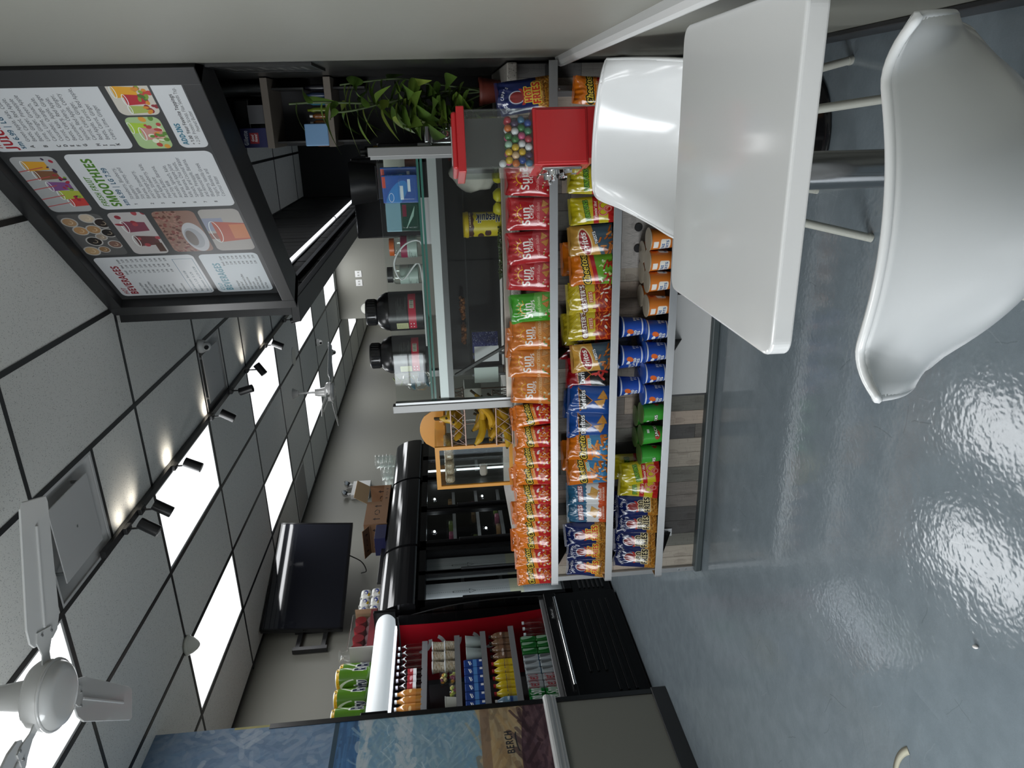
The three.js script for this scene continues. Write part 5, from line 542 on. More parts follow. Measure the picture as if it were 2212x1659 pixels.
const blueTex = canvas(256, 320, (g, w, h) => { g.fillStyle = '#1f4fa0'; g.fillRect(0, 0, w, h); g.fillStyle = '#2f7cc4'; g.beginPath(); g.ellipse(w * 0.3, h * 0.4, 150, 70, 0.6, 0, 7); g.fill(); g.fillStyle = '#c2402c'; g.fillRect(w * 0.55, 0, w * 0.4, h * 0.1); g.fillStyle = '#dfe6ee'; g.fillRect(w * 0.12, h * 0.5, w * 0.5, h * 0.09); g.fillRect(w * 0.4, h * 0.72, w * 0.45, h * 0.08); g.strokeStyle = '#dfe6ee'; g.lineWidth = 4; g.beginPath(); g.ellipse(w * 0.2, h * 0.24, 40, 22, 0, 0, 7); g.stroke(); });
const greenTex = canvas(256, 320, (g, w, h) => { g.fillStyle = '#123f33'; g.fillRect(0, 0, w, h); g.fillStyle = '#7fa6b4'; g.fillRect(0, 0, w, h * 0.45); g.fillStyle = '#7a2038'; g.fillRect(w * 0.5, h * 0.5, w * 0.4, h * 0.12); g.strokeStyle = '#a8c8bc'; g.lineWidth = 5; for (let i = 0; i < 8; i++) { g.beginPath(); g.moveTo(w * 0.1 + i * 14, h * (0.6 + 0.03 * i)); g.lineTo(w * 0.45 + i * 14, h * (0.72 + 0.02 * i)); g.stroke(); } });
pouch('blue toothbrush travel pack propped on the glass case', -0.29, 3.40, 0.125, 0.16, blueTex, -0.1); pouch('blue toothbrush travel pack behind another with a red corner', -0.255, 3.44, 0.12, 0.165, blueTex, -0.2); pouch('dark green and pale blue travel pack on the glass case', -0.415, 3.42, 0.135, 0.155, greenTex, 0.05);
const factTex = (c, c2) => canvas(256, 128, (g, w, h) => { g.fillStyle = '#9fb0a8'; g.fillRect(0, 0, w, h); g.fillStyle = c; g.fillRect(0, 0, w, h * 0.4); g.fillStyle = c2; for (let i = 0; i < 9; i++) g.fillRect(12, h * 0.48 + i * 7, rr(120, 220), 2); });
for (const [x, lc, tc, r, h, lab] of [[-0.555, '#c25a1c', factTex('#8c2346', '#333'), 0.05, 0.15, 'clear candy jar with orange lid on the glass case'], [-0.685, '#111', factTex('#9fb0a8', '#3a3a3a'), 0.045, 0.17, 'clear jar with black lid and pale printed label']]) { const t = thing('clear_jar', lab, 'jar', null, x, 1.399, 3.44, 0.6); part(t, 'jar_body', lathe([[0, 0], [r, 0], [r, h * 0.78], [r * 0.85, h * 0.84], [r * 0.8, h * 0.86], [r * 0.78, h * 0.86], [r * 0.82, h * 0.83], [r * 0.96, h * 0.77], [r * 0.96, 0.004], [0, 0.004]], 28), M.glass); part(t, 'jar_label', cyl(r * 1.01, r * 1.01, h * 0.5, 28, true).translate(0, h * 0.15, 0), mat([1, 1, 1], 0.4, { map: tc, side: THREE.DoubleSide })); part(t, 'jar_lid', cyl(r * 0.82, r * 0.82, h * 0.15, 24).translate(0, h * 0.85, 0), mat(lc, 0.35)); }
{ const t = thing('plastic_bag', 'crumpled clear plastic bag of blue sachets on the glass case', 'plastic bag', null, -1.235, 1.399, 3.5); const g = new THREE.IcosahedronGeometry(0.075, 3), p = g.attributes.position; for (let i = 0; i < p.count; i++) { const n = 1 + 0.5 * (fbm(p.getX(i) * 40 + 9, p.getY(i) * 40 + p.getZ(i) * 30, 3) - 0.45); p.setXYZ(i, p.getX(i) * n * 0.75, p.getY(i) * n * 0.95 + 0.072, p.getZ(i) * n); } g.computeVertexNormals(); part(t, 'clear_film', g, pane({ roughness: 0.1 })); for (let i = 0; i < 6; i++) { const q = part(t, 'sachet', box(-0.02, 0.02, 0, 0.003, -0.025, 0.025), mat(pick(['#4f8aa0', '#2a5c78', '#c4d2d4']), 0.4), rr(-0.025, 0.025), 0.02 + i * 0.014, rr(-0.03, 0.03)); q.rotation.set(rr(-0.6, 0.6), rnd() * 3, rr(-0.6, 0.6)); } }
single('white_cable', tube([V(-0.78, 1.405, 3.42), V(-0.70, 1.404, 3.36), V(-0.62, 1.42, 3.37), V(-0.70, 1.50, 3.38), V(-0.62, 1.53, 3.37), V(-0.53, 1.47, 3.36), V(-0.52, 1.405, 3.36), V(-0.75, 1.404, 3.35), V(-1.02, 1.404, 3.36)], 0.004, 60), mat([0.62, 0.63, 0.63], 0.5), 'coiled white cable looping over the jars on the case', 'cable');
{ const t = thing('plant_pot', 'small brown plastic pot upside down on the glass case', 'plant pot', null, -0.185, 1.399, 3.50); part(t, 'pot_body', cyl(0.042, 0.028, 0.055, 24), mat('#5a2a1c', 0.6)); part(t, 'pot_rim', cyl(0.046, 0.046, 0.016, 24), mat('#5a2a1c', 0.6)); }
single('paper_sheet', box(-0.26, -0.14, 1.40, 1.56, 3.62, 3.622), mat([0.62, 0.64, 0.56], 0.7), 'pale paper card standing behind the brown pot', 'paper card', null);
// inside the case
const canTex = canvas(512, 512, (g, w, h) => { g.fillStyle = '#c9b51e'; g.fillRect(0, 0, w, h); g.fillStyle = '#4a2c24'; g.fillRect(0, 0, w, h * 0.1); g.beginPath(); g.moveTo(0, h * 0.08); for (let i = 0; i <= 20; i++) g.lineTo(w * i / 20, h * (0.13 + 0.03 * (i % 2))); g.lineTo(w, 0); g.fill(); for (const k of [0.1, 0.6]) { g.save(); g.translate(w * k + 40, h * 0.58); g.rotate(-Math.PI / 2); T(g, 'Nesquik', 0, 0, 'italic 900 88px sans-serif', '#1d2a5c', { s: '#e8e2c0', w: 8 }); g.restore(); g.fillStyle = '#4a2c24'; g.beginPath(); g.ellipse(w * k + 150, h * 0.35, 34, 46, 0, 0, 7); g.fill(); g.beginPath(); g.ellipse(w * k + 180, h * 0.55, 34, 46, 0, 0, 7); g.fill(); T(g, 'CHOCOLATE', w * k + 60, h * 0.05, 'bold 30px sans-serif', '#e8d9a8'); } });
{ const t = thing('drink_powder_can', 'yellow chocolate powder can with ribbed yellow lid inside the glass case', 'can', null, -0.465, 1.014, 3.44, -0.4); part(t, 'can_body', cyl(0.056, 0.056, 0.165, 36), mat([1, 1, 1], 0.4, { map: canTex })); part(t, 'can_lid', lathe([[0.058, 0.163], [0.060, 0.166], [0.060, 0.176], [0.0575, 0.178], [0.0575, 0.188], [0, 0.190]], 36), mat('#c2a716', 0.45)); }
for (const [x, y, d] of [[-0.33, 1.033, 3.40], [-0.395, 1.033, 3.42], [-0.25, 1.033, 3.42]]) single('lemon', lathe([[0, -0.036], [0.008, -0.033], [0.022, -0.022], [0.031, 0], [0.022, 0.022], [0.008, 0.033], [0, 0.038]], 20).rotateZ(1.2), mat('#b9b01e', 0.45), 'yellow-green lemon lying behind the red chip bags', 'lemon', 'lemons inside the case', x, y, d, rnd() * 3);
{ const t = thing('herb_bunch', 'bunch of curly green parsley lying in the glass case', 'herbs', null, -0.58, 1.014, 3.37); const m = mat([0.05, 0.085, 0.018], 0.6, { side: THREE.DoubleSide }); const leaf = new THREE.TetrahedronGeometry(0.008); const ls = []; for (let i = 0; i < 420; i++) { const g = leaf.clone(); g.rotateX(rnd() * 6).rotateY(rnd() * 6).scale(1, 0.5, 1).translate(rr(-0.13, 0.11), 0.006 + rnd() * 0.026, rr(-0.03, 0.03)); ls.push(g); } const f = part(t, 'leaves', merge(ls), m); f.userData.kind = 'stuff'; for (let i = 0; i < 6; i++) part(t, 'stem', rod(V(-0.05, 0.01, 0.005 * i), V(0.15, 0.012, 0.01 * i - 0.02), 0.002, 6), m); }
{ const t = thing('composition_book', 'blue speckled composition book leaning in the glass case', 'notebook', null, -1.08, 1.05, 3.52, 0.2); const ct = canvas(128, 128, (g, w, h) => { g.fillStyle = '#232a78'; g.fillRect(0, 0, w, h); flecks(g, 420, 0, w, 0, h, ['#8f96c4', '#d8dae8', '#121540'], 1, 3); g.fillStyle = '#d8dae0'; g.fillRect(14, 46, 20, 50); }); part(t, 'cover', box(-0.07, 0.07, 0, 0.13, 0, 0.01, 0.001), mat([1, 1, 1], 0.5, { map: ct })); part(t, 'spine', box(0.068, 0.074, 0, 0.13, -0.001, 0.011), M.black); }
for (const [x, y, lab] of [[-1.095, 1.055, 'white blank panel on a thin stand beside the composition book'], [-1.205, 1.06, 'pale green blank panel on a thin stand near the steel post']]) { const t = thing('blank_panel', lab, 'price card', null, x, y - 0.04, 3.42); part(t, 'card', box(-0.04, 0.04, 0.04, 0.16, 0, 0.002), mat(x < -1.15 ? [0.55, 0.62, 0.58] : [0.62, 0.62, 0.63], 0.6)); part(t, 'stand', box(-0.006, 0.006, 0, 0.17, 0.002, 0.008), M.black); }  // two thin blank upright panels, white and pale green, on black stands
{ const nutM = mat('#9c5c1c', 0.6); for (const [x, n] of [[-0.92, 'nearer the protein tubs'], [-1.06, 'nearer the blank panels']]) { const t = thing('nut_tray', 'clear tray of glazed nuts on inner glass shelf, ' + n, 'nut tray', null, x, 1.198, 3.68); part(t, 'tray', box(-0.06, 0.06, 0, 0.006, -0.05, 0.05), M.glass); const gs = []; for (let i = 0; i < 60; i++) gs.push(new THREE.IcosahedronGeometry(rr(0.006, 0.011), 0).translate(rr(-0.052, 0.052), 0.012 + rnd() * 0.016, rr(-0.042, 0.042))); const q = part(t, 'nuts', merge(gs), nutM); q.userData.kind = 'stuff'; } }
single('white_bag', (() => { const g = new THREE.SphereGeometry(0.09, 24, 16), p = g.attributes.position; for (let i = 0; i < p.count; i++) { const n = 1 + 0.4 * (fbm(p.getX(i) * 30 + 3, p.getY(i) * 30 + p.getZ(i) * 20, 3) - 0.45); p.setXYZ(i, p.getX(i) * n, p.getY(i) * n * 1.3 + 0.117, p.getZ(i) * n * 0.7); } g.computeVertexNormals(); return g; })(), mat([0.5, 0.48, 0.42], 0.6), 'crumpled cream paper bag inside the case beside the gumball machine', 'paper bag', null, -0.24, 1.014, 3.56);

// ---------- orange pastry cabinet and banana baskets ----------
{
  const t = thing('pastry_cabinet', 'clear countertop pastry cabinet with bright orange frame and rounded orange header', 'pastry cabinet', null, -1.70, CT, 3.40, -0.06); const W = 0.125, H = 0.40, D = 0.30;
  const om = mat([0.70, 0.30, 0.015], 0.4); part(t, 'front_frame', merge([box(-W, W, 0, 0.018, 0, 0.012), box(-W, W, H - 0.022, H, 0, 0.012), box(-W, -W + 0.018, 0.018, H - 0.022, 0, 0.012), box(W - 0.018, W, 0.018, H - 0.022, 0, 0.012)]), om);
  part(t, 'front_pane', box(-W + 0.016, W - 0.016, 0.016, H - 0.02, 0.004, 0.007), M.glass); part(t, 'side_pane', box(-W, -W + 0.004, 0, H, 0.012, D), M.glass); part(t, 'side_pane', box(W - 0.004, W, 0, H, 0.012, D), M.glass); part(t, 'top_pane', box(-W, W, H - 0.004, H, 0.012, D), M.glass); part(t, 'shelf_pane', box(-W + 0.004, W - 0.004, 0.30, 0.304, 0.012, D), M.glass); part(t, 'shelf_pane', box(-W + 0.004, W - 0.004, 0.13, 0.134, 0.012, D), M.glass); part(t, 'upright_seam', box(-0.003, 0.003, 0.0, 0.30, 0.012, 0.018), pane({ roughness: 0.3 }));
  const hs = new THREE.Shape(); hs.moveTo(-0.13, 0.36); hs.lineTo(0.13, 0.36); hs.lineTo(0.13, 0.41); hs.lineTo(0.085, 0.475); hs.quadraticCurveTo(0, 0.535, -0.085, 0.475); hs.lineTo(-0.13, 0.41); part(t, 'header_board', new THREE.ExtrudeGeometry(hs, { depth: 0.008, bevelEnabled: false }), om, 0.06, -0.02, 0.34); part(t, 'header_slope', box(-0.10, 0.17, 0.345, 0.35, 0.16, 0.34), om);
}
{ const ptx = canvas(128, 128, (g, w, h) => { g.fillStyle = '#a8977c'; g.fillRect(0, 0, w, h); flecks(g, 60, 0, w, 0, h, ['#4a3428', '#c9bba2', '#6a5040'], 3, 9); }); const pm = mat([1, 1, 1], 0.45, { map: ptx, clearcoat: 0.6 }); for (let i = 0; i < 5; i++) single('wrapped_pastry', new RoundedBoxGeometry(0.045, 0.05, 0.16, 3, 0.018).translate(0, 0.025, 0), pm, 'film-wrapped raisin pastry on top shelf of the orange cabinet', 'pastry', 'wrapped pastries in the orange cabinet', -1.79 + i * 0.047, CT + 0.305, 3.50 + 0.008 * (i % 2), rr(-0.15, 0.15)); 
  single('wrapped_sandwich', new RoundedBoxGeometry(0.06, 0.035, 0.07, 3, 0.012).translate(0, 0.0175, 0), mat([0.45, 0.4, 0.36], 0.4), 'small printed sandwich pack on the cabinet middle shelf', 'sandwich pack', null, -1.77, CT + 0.135, 3.5, 0.3); }
const wireM = mat([0.35, 0.25, 0.21], 0.35, { metalness: 0.7 });
function basket(label, x, y, d, W, H, D) { const t = thing('wire_basket', label, 'basket', null, x, y, d); const ws = []; for (const s of [0, 1]) for (let i = -1; i < 5; i++) for (const k of [1, -1]) { const a = (i + 0.5) * W / 4, x0 = a - k * W / 6, x1 = a + k * W / 6; if (x0 < -0.03 || x1 > W + 0.03 || x0 > W || x1 < 0) continue; ws.push(rod(V(-W / 2 + Math.min(W, Math.max(0, x0)), 0, s * D - D / 2), V(-W / 2 + Math.min(W, Math.max(0, x1)), H, s * D - D / 2), 0.0022, 5)); } for (const s of [-W / 2, W / 2]) for (let i = 0; i < 5; i++) for (const k of [1, -1]) { const a = -D / 2 + (i + 0.5) * D / 5; ws.push(rod(V(s, 0, a - k * D / 10), V(s, H, a + k * D / 10), 0.0022, 5)); } part(t, 'wire_mesh', merge(ws), wireM);
  const rim = (yy) => merge([rod(V(-W / 2, yy, -D / 2), V(W / 2, yy, -D / 2), 0.0035), rod(V(-W / 2, yy, D / 2), V(W / 2, yy, D / 2), 0.0035), rod(V(-W / 2, yy, -D / 2), V(-W / 2, yy, D / 2), 0.0035), rod(V(W / 2, yy, -D / 2), V(W / 2, yy, D / 2), 0.0035)]); part(t, 'top_rim', rim(H), wireM); part(t, 'bottom_rim', rim(0.004), wireM); const fl = []; for (let i = 1; i < 7; i++) fl.push(rod(V(-W / 2, 0.004, -D / 2 + i * D / 7), V(W / 2, 0.004, -D / 2 + i * D / 7), 0.002, 5)); part(t, 'basket_floor', merge(fl), wireM); return t; }
basket('lower wire basket heaped with bananas beside the glass case', -1.45, CT, 3.46, 0.20, 0.085, 0.26); { const t = basket('upper wire basket of bananas on the two-tier stand', -1.45, 1.235, 3.50, 0.22, 0.075, 0.26); for (const [a, b] of [[-0.1, 0.12], [0.1, 0.12]]) part(t, 'stand_leg', rod(V(a, -0.235, b), V(a, 0.0, b), 0.004), wireM); }
const banM = [mat('#b58a12', 0.5), mat('#c29a1c', 0.5), mat('#a8801a', 0.5)], tipM = mat('#3a2c10', 0.7);
function banana(x, y, d, rx, ry, rz, where) { const t = thing('banana', 'ripe yellow banana in the ' + where + ' wire basket', 'banana', 'bananas in the ' + where + ' basket', x, y, d); t.rotation.set(rx, ry, rz); t.scale.setScalar(1.15); const pts = []; for (let i = 0; i <= 8; i++) { const a = -0.7 + i * 0.175; pts.push(new THREE.Vector3(Math.sin(a) * 0.11, 0.11 - Math.cos(a) * 0.11, 0)); } const c = new THREE.CatmullRomCurve3(pts), g = new THREE.TubeGeometry(c, 20, 0.017, 9), p = g.attributes.position; const ctr = new THREE.Vector3(); for (let i = 0; i <= 20; i++) { c.getPointAt(i / 20, ctr); const k = Math.min(1, 0.32 + 3.4 * Math.min(i / 20, 1 - i / 20)); for (let j = 0; j <= 9; j++) { const q = i * 10 + j; p.setXYZ(q, ctr.x + (p.getX(q) - ctr.x) * k, ctr.y + (p.getY(q) - ctr.y) * k, ctr.z + (p.getZ(q) - ctr.z) * k); } } g.computeVertexNormals(); part(t, 'peel', g, pick(banM)); part(t, 'stalk', rod(pts[8], pts[8].clone().add(new THREE.Vector3(0.018, 0.02, 0)), 0.006, 6), tipM); part(t, 'blossom_end', new THREE.SphereGeometry(0.006, 8, 6), tipM, pts[0].x, pts[0].y, 0); }
for (let i = 0; i < 12; i++) banana(-1.50 + (i % 3) * 0.045, 1.03 + Math.floor(i / 3) * 0.04, 3.38 + (i % 4) * 0.035, rr(-0.3, 0.3), rr(-0.5, 0.9), rr(-0.25, 0.45), 'lower'); for (let i = 0; i < 6; i++) banana(-1.49 + (i % 3) * 0.05, 1.27 + Math.floor(i / 3) * 0.035, 3.43 + (i % 4) * 0.035, rr(-0.3, 0.3), rr(0.6, 1.8), rr(-0.2, 0.4), 'upper');
single('paper_napkin_box', box(-1.40, -1.34, 1.14, 1.23, 3.6, 3.75, 0.004), M.offWhite, 'white napkin box standing between the banana baskets', 'napkin box', null);
// ---------- gumball machine on its stand ----------
const GX = -0.085, GD = 2.64, GY = 0.765, GT = 0.25;
{
  const t = thing('gumball_machine', 'red gumball machine with clear square globe and two chrome coin knobs', 'gumball machine', null, GX, GY, GD, GT);
  part(t, 'body', box(-0.095, 0.095, 0.028, 0.215, -0.10, 0.10, 0.006), M.red); part(t, 'body_foot', box(-0.075, 0.095, 0, 0.03, -0.095, 0.095, 0.003), M.red); for (const [x, d] of [[-0.06, -0.085], [0.07, -0.085], [-0.06, 0.085], [0.07, 0.085]]) part(t, 'rubber_foot', cyl(0.005, 0.006, 0.012, 10).translate(0, -0.011, 0), M.black, x, 0, d);
  part(t, 'side_seam', box(-0.086, 0.086, 0.036, 0.204, -0.1035, -0.0995, 0.003), M.red);
  const gm = pane({ color: new THREE.Color().setRGB(0.90, 0.90, 0.91) }); part(t, 'globe_pane', box(-0.1, 0.09, 0.216, 0.445, -0.100, -0.097), gm); part(t, 'globe_pane', box(-0.1, 0.09, 0.216, 0.445, 0.097, 0.100), gm); part(t, 'globe_pane', box(-0.1, -0.097, 0.216, 0.445, -0.097, 0.097), gm); part(t, 'globe_pane', box(0.087, 0.09, 0.216, 0.445, -0.097, 0.097), gm); part(t, 'globe_divider', box(-0.097, 0.087, 0.216, 0.44, -0.002, 0.002), mat([0.07, 0.07, 0.07], 0.25)); part(t, 'globe_corner', box(-0.102, -0.096, 0.216, 0.445, -0.102, -0.096), pane({ roughness: 0.2 })); part(t, 'globe_corner', box(0.086, 0.092, 0.216, 0.445, -0.102, -0.096), pane({ roughness: 0.2 }));
  part(t, 'lid', merge([box(-0.112, 0.102, 0.443, 0.47, -0.112, 0.112, 0.004), box(-0.098, 0.088, 0.468, 0.486, -0.098, 0.098, 0.008)]), M.red); part(t, 'lid_plate', box(-0.06, 0.05, 0.485, 0.489, -0.05, 0.05), M.chrome);
  for (const d of [-0.05, 0.05]) { const m = part(t, 'coin_mechanism', new RoundedBoxGeometry(0.012, 0.135, 0.078, 2, 0.005), M.chrome, -0.102, 0.118, d); m.add(mesh('coin_knob', merge([new THREE.CylinderGeometry(0.02, 0.022, 0.014, 20).rotateZ(Math.PI / 2).translate(-0.012, 0.025, 0), box(-0.032, -0.018, 0.018, 0.032, -0.017, 0.017, 0.004)]), M.chrome)); const ch = mesh('chute_door', new THREE.CylinderGeometry(0.026, 0.026, 0.012, 20, 1, false, 0, Math.PI).rotateZ(Math.PI / 2).translate(-0.01, -0.035, 0), M.chrome); m.add(ch); }
  const s = thing('machine_stand', 'black pedestal stand with round base under the gumball machine', 'stand', null, GX, 0, GD); part(s, 'round_base', lathe([[0, 0], [0.215, 0], [0.22, 0.008], [0.205, 0.022], [0.06, 0.04], [0.03, 0.05], [0, 0.05]], 40), M.blackGloss); part(s, 'pole', cyl(0.022, 0.022, GY - 0.07, 18).translate(0, 0.045, 0), M.black); part(s, 'top_plate', box(-0.08, 0.08, GY - 0.028, GY - 0.012, -0.085, 0.085, 0.003), M.black);
  const cols = ['#c2621a', '#3a7a56', '#c9a21a', '#3a6a8c', '#c24a78', '#a3283a', '#9ab8a4', '#d8b490', '#24428a', '#2c6a32', '#d2d0d4', '#3c2a4c']; const bm = cols.map((c) => mat(c, 0.3, { clearcoat: 0.3 })), bg = new THREE.SphereGeometry(0.0128, 18, 12); const names = ['orange', 'teal green', 'yellow', 'blue', 'pink', 'dark red', 'pale green', 'cream', 'navy blue', 'green', 'white', 'purple'];
  const ca = Math.cos(GT), sa = Math.sin(GT);
  for (let l = 0; l < 5; l++) for (let i = 0; i < 7; i++) for (const z of [-0.083, -0.058]) { if (l === 4 && (rnd() < 0.45 || z > -0.07)) continue; if (z > -0.07 && l < 3 && rnd() < 0.4) continue; const c = Math.floor(rnd() * 12), x = -0.083 + i * 0.0262 + (l % 2) * 0.011, y = 0.2295 + l * 0.0225; if (x > 0.072) continue; const zz = z + (l % 2) * 0.002; const wx = GX + x * ca + (-zz) * sa, wd = GD - (-x * sa + (-zz) * ca); single('gumball', bg, bm[c], names[c] + ' gumball inside the clear globe of the machine', 'gumball', names[c] + ' gumballs', wx, GY + y, wd); }
}

// ---------- tropical plant in a brown pot ----------
{
  const t = thing('potted_plant', 'tall leafy green houseplant in a brown pot at the end of the counter', 'potted plant', null, 0.115, CT, 3.55);
  part(t, 'pot', lathe([[0, 0], [0.045, 0], [0.058, 0.085], [0.062, 0.085], [0.062, 0.1], [0.054, 0.1], [0.052, 0.08], [0, 0.08]], 26), mat('#5c2216', 0.55)); part(t, 'soil', cyl(0.05, 0.05, 0.012, 20).translate(0, 0.078, 0), mat([0.02, 0.013, 0.008], 0.9));
  const lm = [[0.16, 0.26, 0.04], [0.11, 0.20, 0.032], [0.23, 0.30, 0.05], [0.08, 0.15, 0.025]].map((c) => mat(c, 0.38, { side: THREE.DoubleSide, transmission: 0.12, thickness: 0 })), sm = mat([0.06, 0.09, 0.03], 0.6);
  const leaf = (L, W, droop) => { const n = 9, pos = [], uv = [], idx = []; for (let i = 0; i <= n; i++) { const s = i / n, w = W * Math.pow(Math.sin(Math.PI * Math.pow(s, 0.75)), 0.9) / 2 + 0.0006; for (const k of [-1, 0, 1]) { pos.push(s * L, -droop * s * s * L + (k ? 0.16 * w : 0), k * w); uv.push(s, k); } } for (let i = 0; i < n; i++) for (let k = 0; k < 2; k++) { const p = i * 3 + k; idx.push(p, p + 1, p + 4, p, p + 4, p + 3); } const g = new THREE.BufferGeometry(); g.setAttribute('position', new THREE.Float32BufferAttribute(pos, 3)); g.setAttribute('uv', new THREE.Float32BufferAttribute(uv, 2)); g.setIndex(idx); g.computeVertexNormals(); return g; };
  const G = [leaf(0.16, 0.042, 0.5), leaf(0.13, 0.038, 0.9), leaf(0.20, 0.036, 1.1), leaf(0.12, 0.07, 0.4), leaf(0.15, 0.085, 0.6)];
  const stems = [[[0, 0.08, 0], [-0.02, 0.3, 0.01], [-0.04, 0.55, 0.0], [-0.03, 0.82, 0.0], [-0.035, 0.95, 0]], [[0.01, 0.08, 0], [0.0, 0.3, -0.02], [-0.035, 0.5, -0.02], [-0.07, 0.68, -0.02], [-0.075, 0.76, -0.02]], [[0.01, 0.08, 0.01], [0.03, 0.25, 0.0], [0.06, 0.45, 0.0], [0.05, 0.62, 0.01], [0.04, 0.72, 0.01]], [[-0.01, 0.08, 0], [-0.06, 0.2, -0.03], [-0.12, 0.3, -0.05]], [[0, 0.08, 0], [0.02, 0.2, -0.04], [0.04, 0.38, -0.06]]];
  stems.forEach((s, q) => part(t, 'stem', tube(s.map(([x, y, d]) => V(x, y, d)), q < 2 ? 0.005 : 0.004, 24, 7), sm));
  const put = (g, m, x, y, d, yaw, pitch, roll, sc) => { const o = part(t, 'leaf', g, m, x, y, d); o.rotation.set(roll, yaw, pitch, 'YZX'); o.scale.setScalar(sc); const fits = () => { t.updateMatrixWorld(true); const b = new THREE.Box3().setFromObject(o, true); return b.max.x < 0.214 && (b.min.x > -0.10 || b.min.y > 1.61 || b.min.z > -3.285); }; for (let k = 0; k < 6 && !fits(); k++) { o.rotation.y = rr(-2.3, -0.9); o.scale.multiplyScalar(0.96); } if (!fits()) t.remove(o); };
  stems.forEach((s, q) => { const c = new THREE.CatmullRomCurve3(s.map(([x, y, d]) => V(x, y, d))); const n = q < 3 ? 13 : 9; for (let i = 0; i < n; i++) { const u = q < 3 ? 0.45 + 0.55 * i / n : 0.35 + 0.65 * i / n, p = c.getPointAt(Math.min(1, u)); let yaw = i * 2.4 + q; let wx = Math.cos(yaw); let sc = q === 4 || q === 3 ? 0.9 : rr(0.75, 1.05); if (p.x + Math.abs(wx) * 0.2 * sc > 0.09 && wx > 0) { yaw += Math.PI; wx = -wx; } put(q < 3 ? G[i % 3] : G[3 + (i % 2)], pick(lm), p.x, p.y, -p.z, yaw, rr(0.15, 0.9), rr(-0.4, 0.4), sc); } });
  for (let i = 0; i < 40; i++) { let yaw = 1.7 + rnd() * 3.0; put(G[3 + (i % 2)], pick(lm), rr(-0.12, 0.05), 0.12 + rnd() * 0.40, rr(-0.09, 0.03), yaw, rr(-0.2, 0.7), rr(-0.5, 0.5), rr(0.55, 0.95)); }
  for (let i = 0; i < 24; i++) put(G[3 + (i % 2)], pick(lm), rr(-0.17, 0.02), 0.18 + rnd() * 0.32, rr(-0.16, -0.06), 2.0 + rnd() * 2.6, rr(-0.3, 0.6), rr(-0.9, 0.3), rr(0.7, 1.1));
  for (let i = 0; i < 5; i++) put(G[2], pick(lm), -0.05 - i * 0.012, 0.28 + i * 0.03, -0.05, 2.6 + 0.25 * i, rr(-0.9, -0.2), 0, 0.9);
}
{ const t = thing('plant_sprig', 'thin bare plant sprig in a glass behind the protein tubs', 'plant sprig', null, -1.31, 1.40, 3.74); part(t, 'vase', cyl(0.018, 0.022, 0.06, 16), M.glass); part(t, 'stem', tube([V(0, 0.01, 0), V(0.0, 0.12, 0), V(-0.02, 0.2, 0)], 0.002, 12, 6), mat([0.12, 0.14, 0.06], 0.6)); for (let i = 0; i < 5; i++) { const o = part(t, 'leaf', new THREE.SphereGeometry(0.02, 10, 6).scale(1, 0.15, 0.28).translate(0.02, 0, 0), mat([0.2, 0.26, 0.08], 0.5), -0.004 * i, 0.11 + i * 0.022, 0); o.rotation.set(0, i * 1.9, 0.4); } }

// ---------- dark kitchen behind the counter ----------
struct('wall_kitchen_pier', box(-0.12, 0.37, 0, CEIL + 0.1, 4.34, 4.5), M.blackMatt);
const woodEdge = mat([0.16, 0.135, 0.11], 0.6);
for (const [y, n] of [[2.13, 'upper'], [1.82, 'lower']]) { const t = thing('kitchen_shelf', n + ' dark wooden wall shelf in the kitchen', 'shelf', null); part(t, 'shelf_board', box(-0.12, 0.215, y, y + 0.035, 4.01, 4.335, 0.002), woodEdge); part(t, 'bracket', box(-0.10, -0.09, y - 0.16, y, 4.1, 4.335), M.dimSteel); part(t, 'bracket', box(0.16, 0.17, y - 0.16, y, 4.1, 4.335), M.dimSteel); }
{ const bt = canvas(256, 256, (g, w, h) => { g.fillStyle = '#2a2c58'; g.fillRect(0, 0, w, h); T(g, 'Gillette', w * 0.5, h * 0.2, 'bold 54px sans-serif', '#dfe2ea'); g.fillStyle = '#9c2a30'; g.fillRect(w * 0.2, h * 0.34, w * 0.56, h * 0.34); T(g, 'Good', w * 0.48, h * 0.45, 'italic bold 36px sans-serif', '#f2f2f2'); T(g, 'News!', w * 0.48, h * 0.58, 'italic bold 36px sans-serif', '#f2f2f2'); });
  single('razor_box', box(-0.115, -0.02, 2.166, 2.30, 4.03, 4.2, 0.002), mat([1, 1, 1], 0.5, { map: bt }), 'navy razor box with red panel on the upper kitchen shelf', 'carton', null); single('grey_carton', box(0.0, 0.09, 2.166, 2.25, 4.04, 4.2, 0.002), mat([0.10, 0.10, 0.105], 0.5), 'grey carton on the upper kitchen shelf', 'carton', null); single('dark_basket', box(-0.05, 0.12, 2.252, 2.33, 4.1, 4.3, 0.01), M.dimSteel, 'dark wire tray on top of the grey carton', 'tray', null); single('steel_canister', cyl(0.03, 0.03, 0.3, 20), M.brushed, 'tall steel canister against the black wall on the upper kitchen shelf', 'canister', null, 0.165, 2.166, 4.2); }
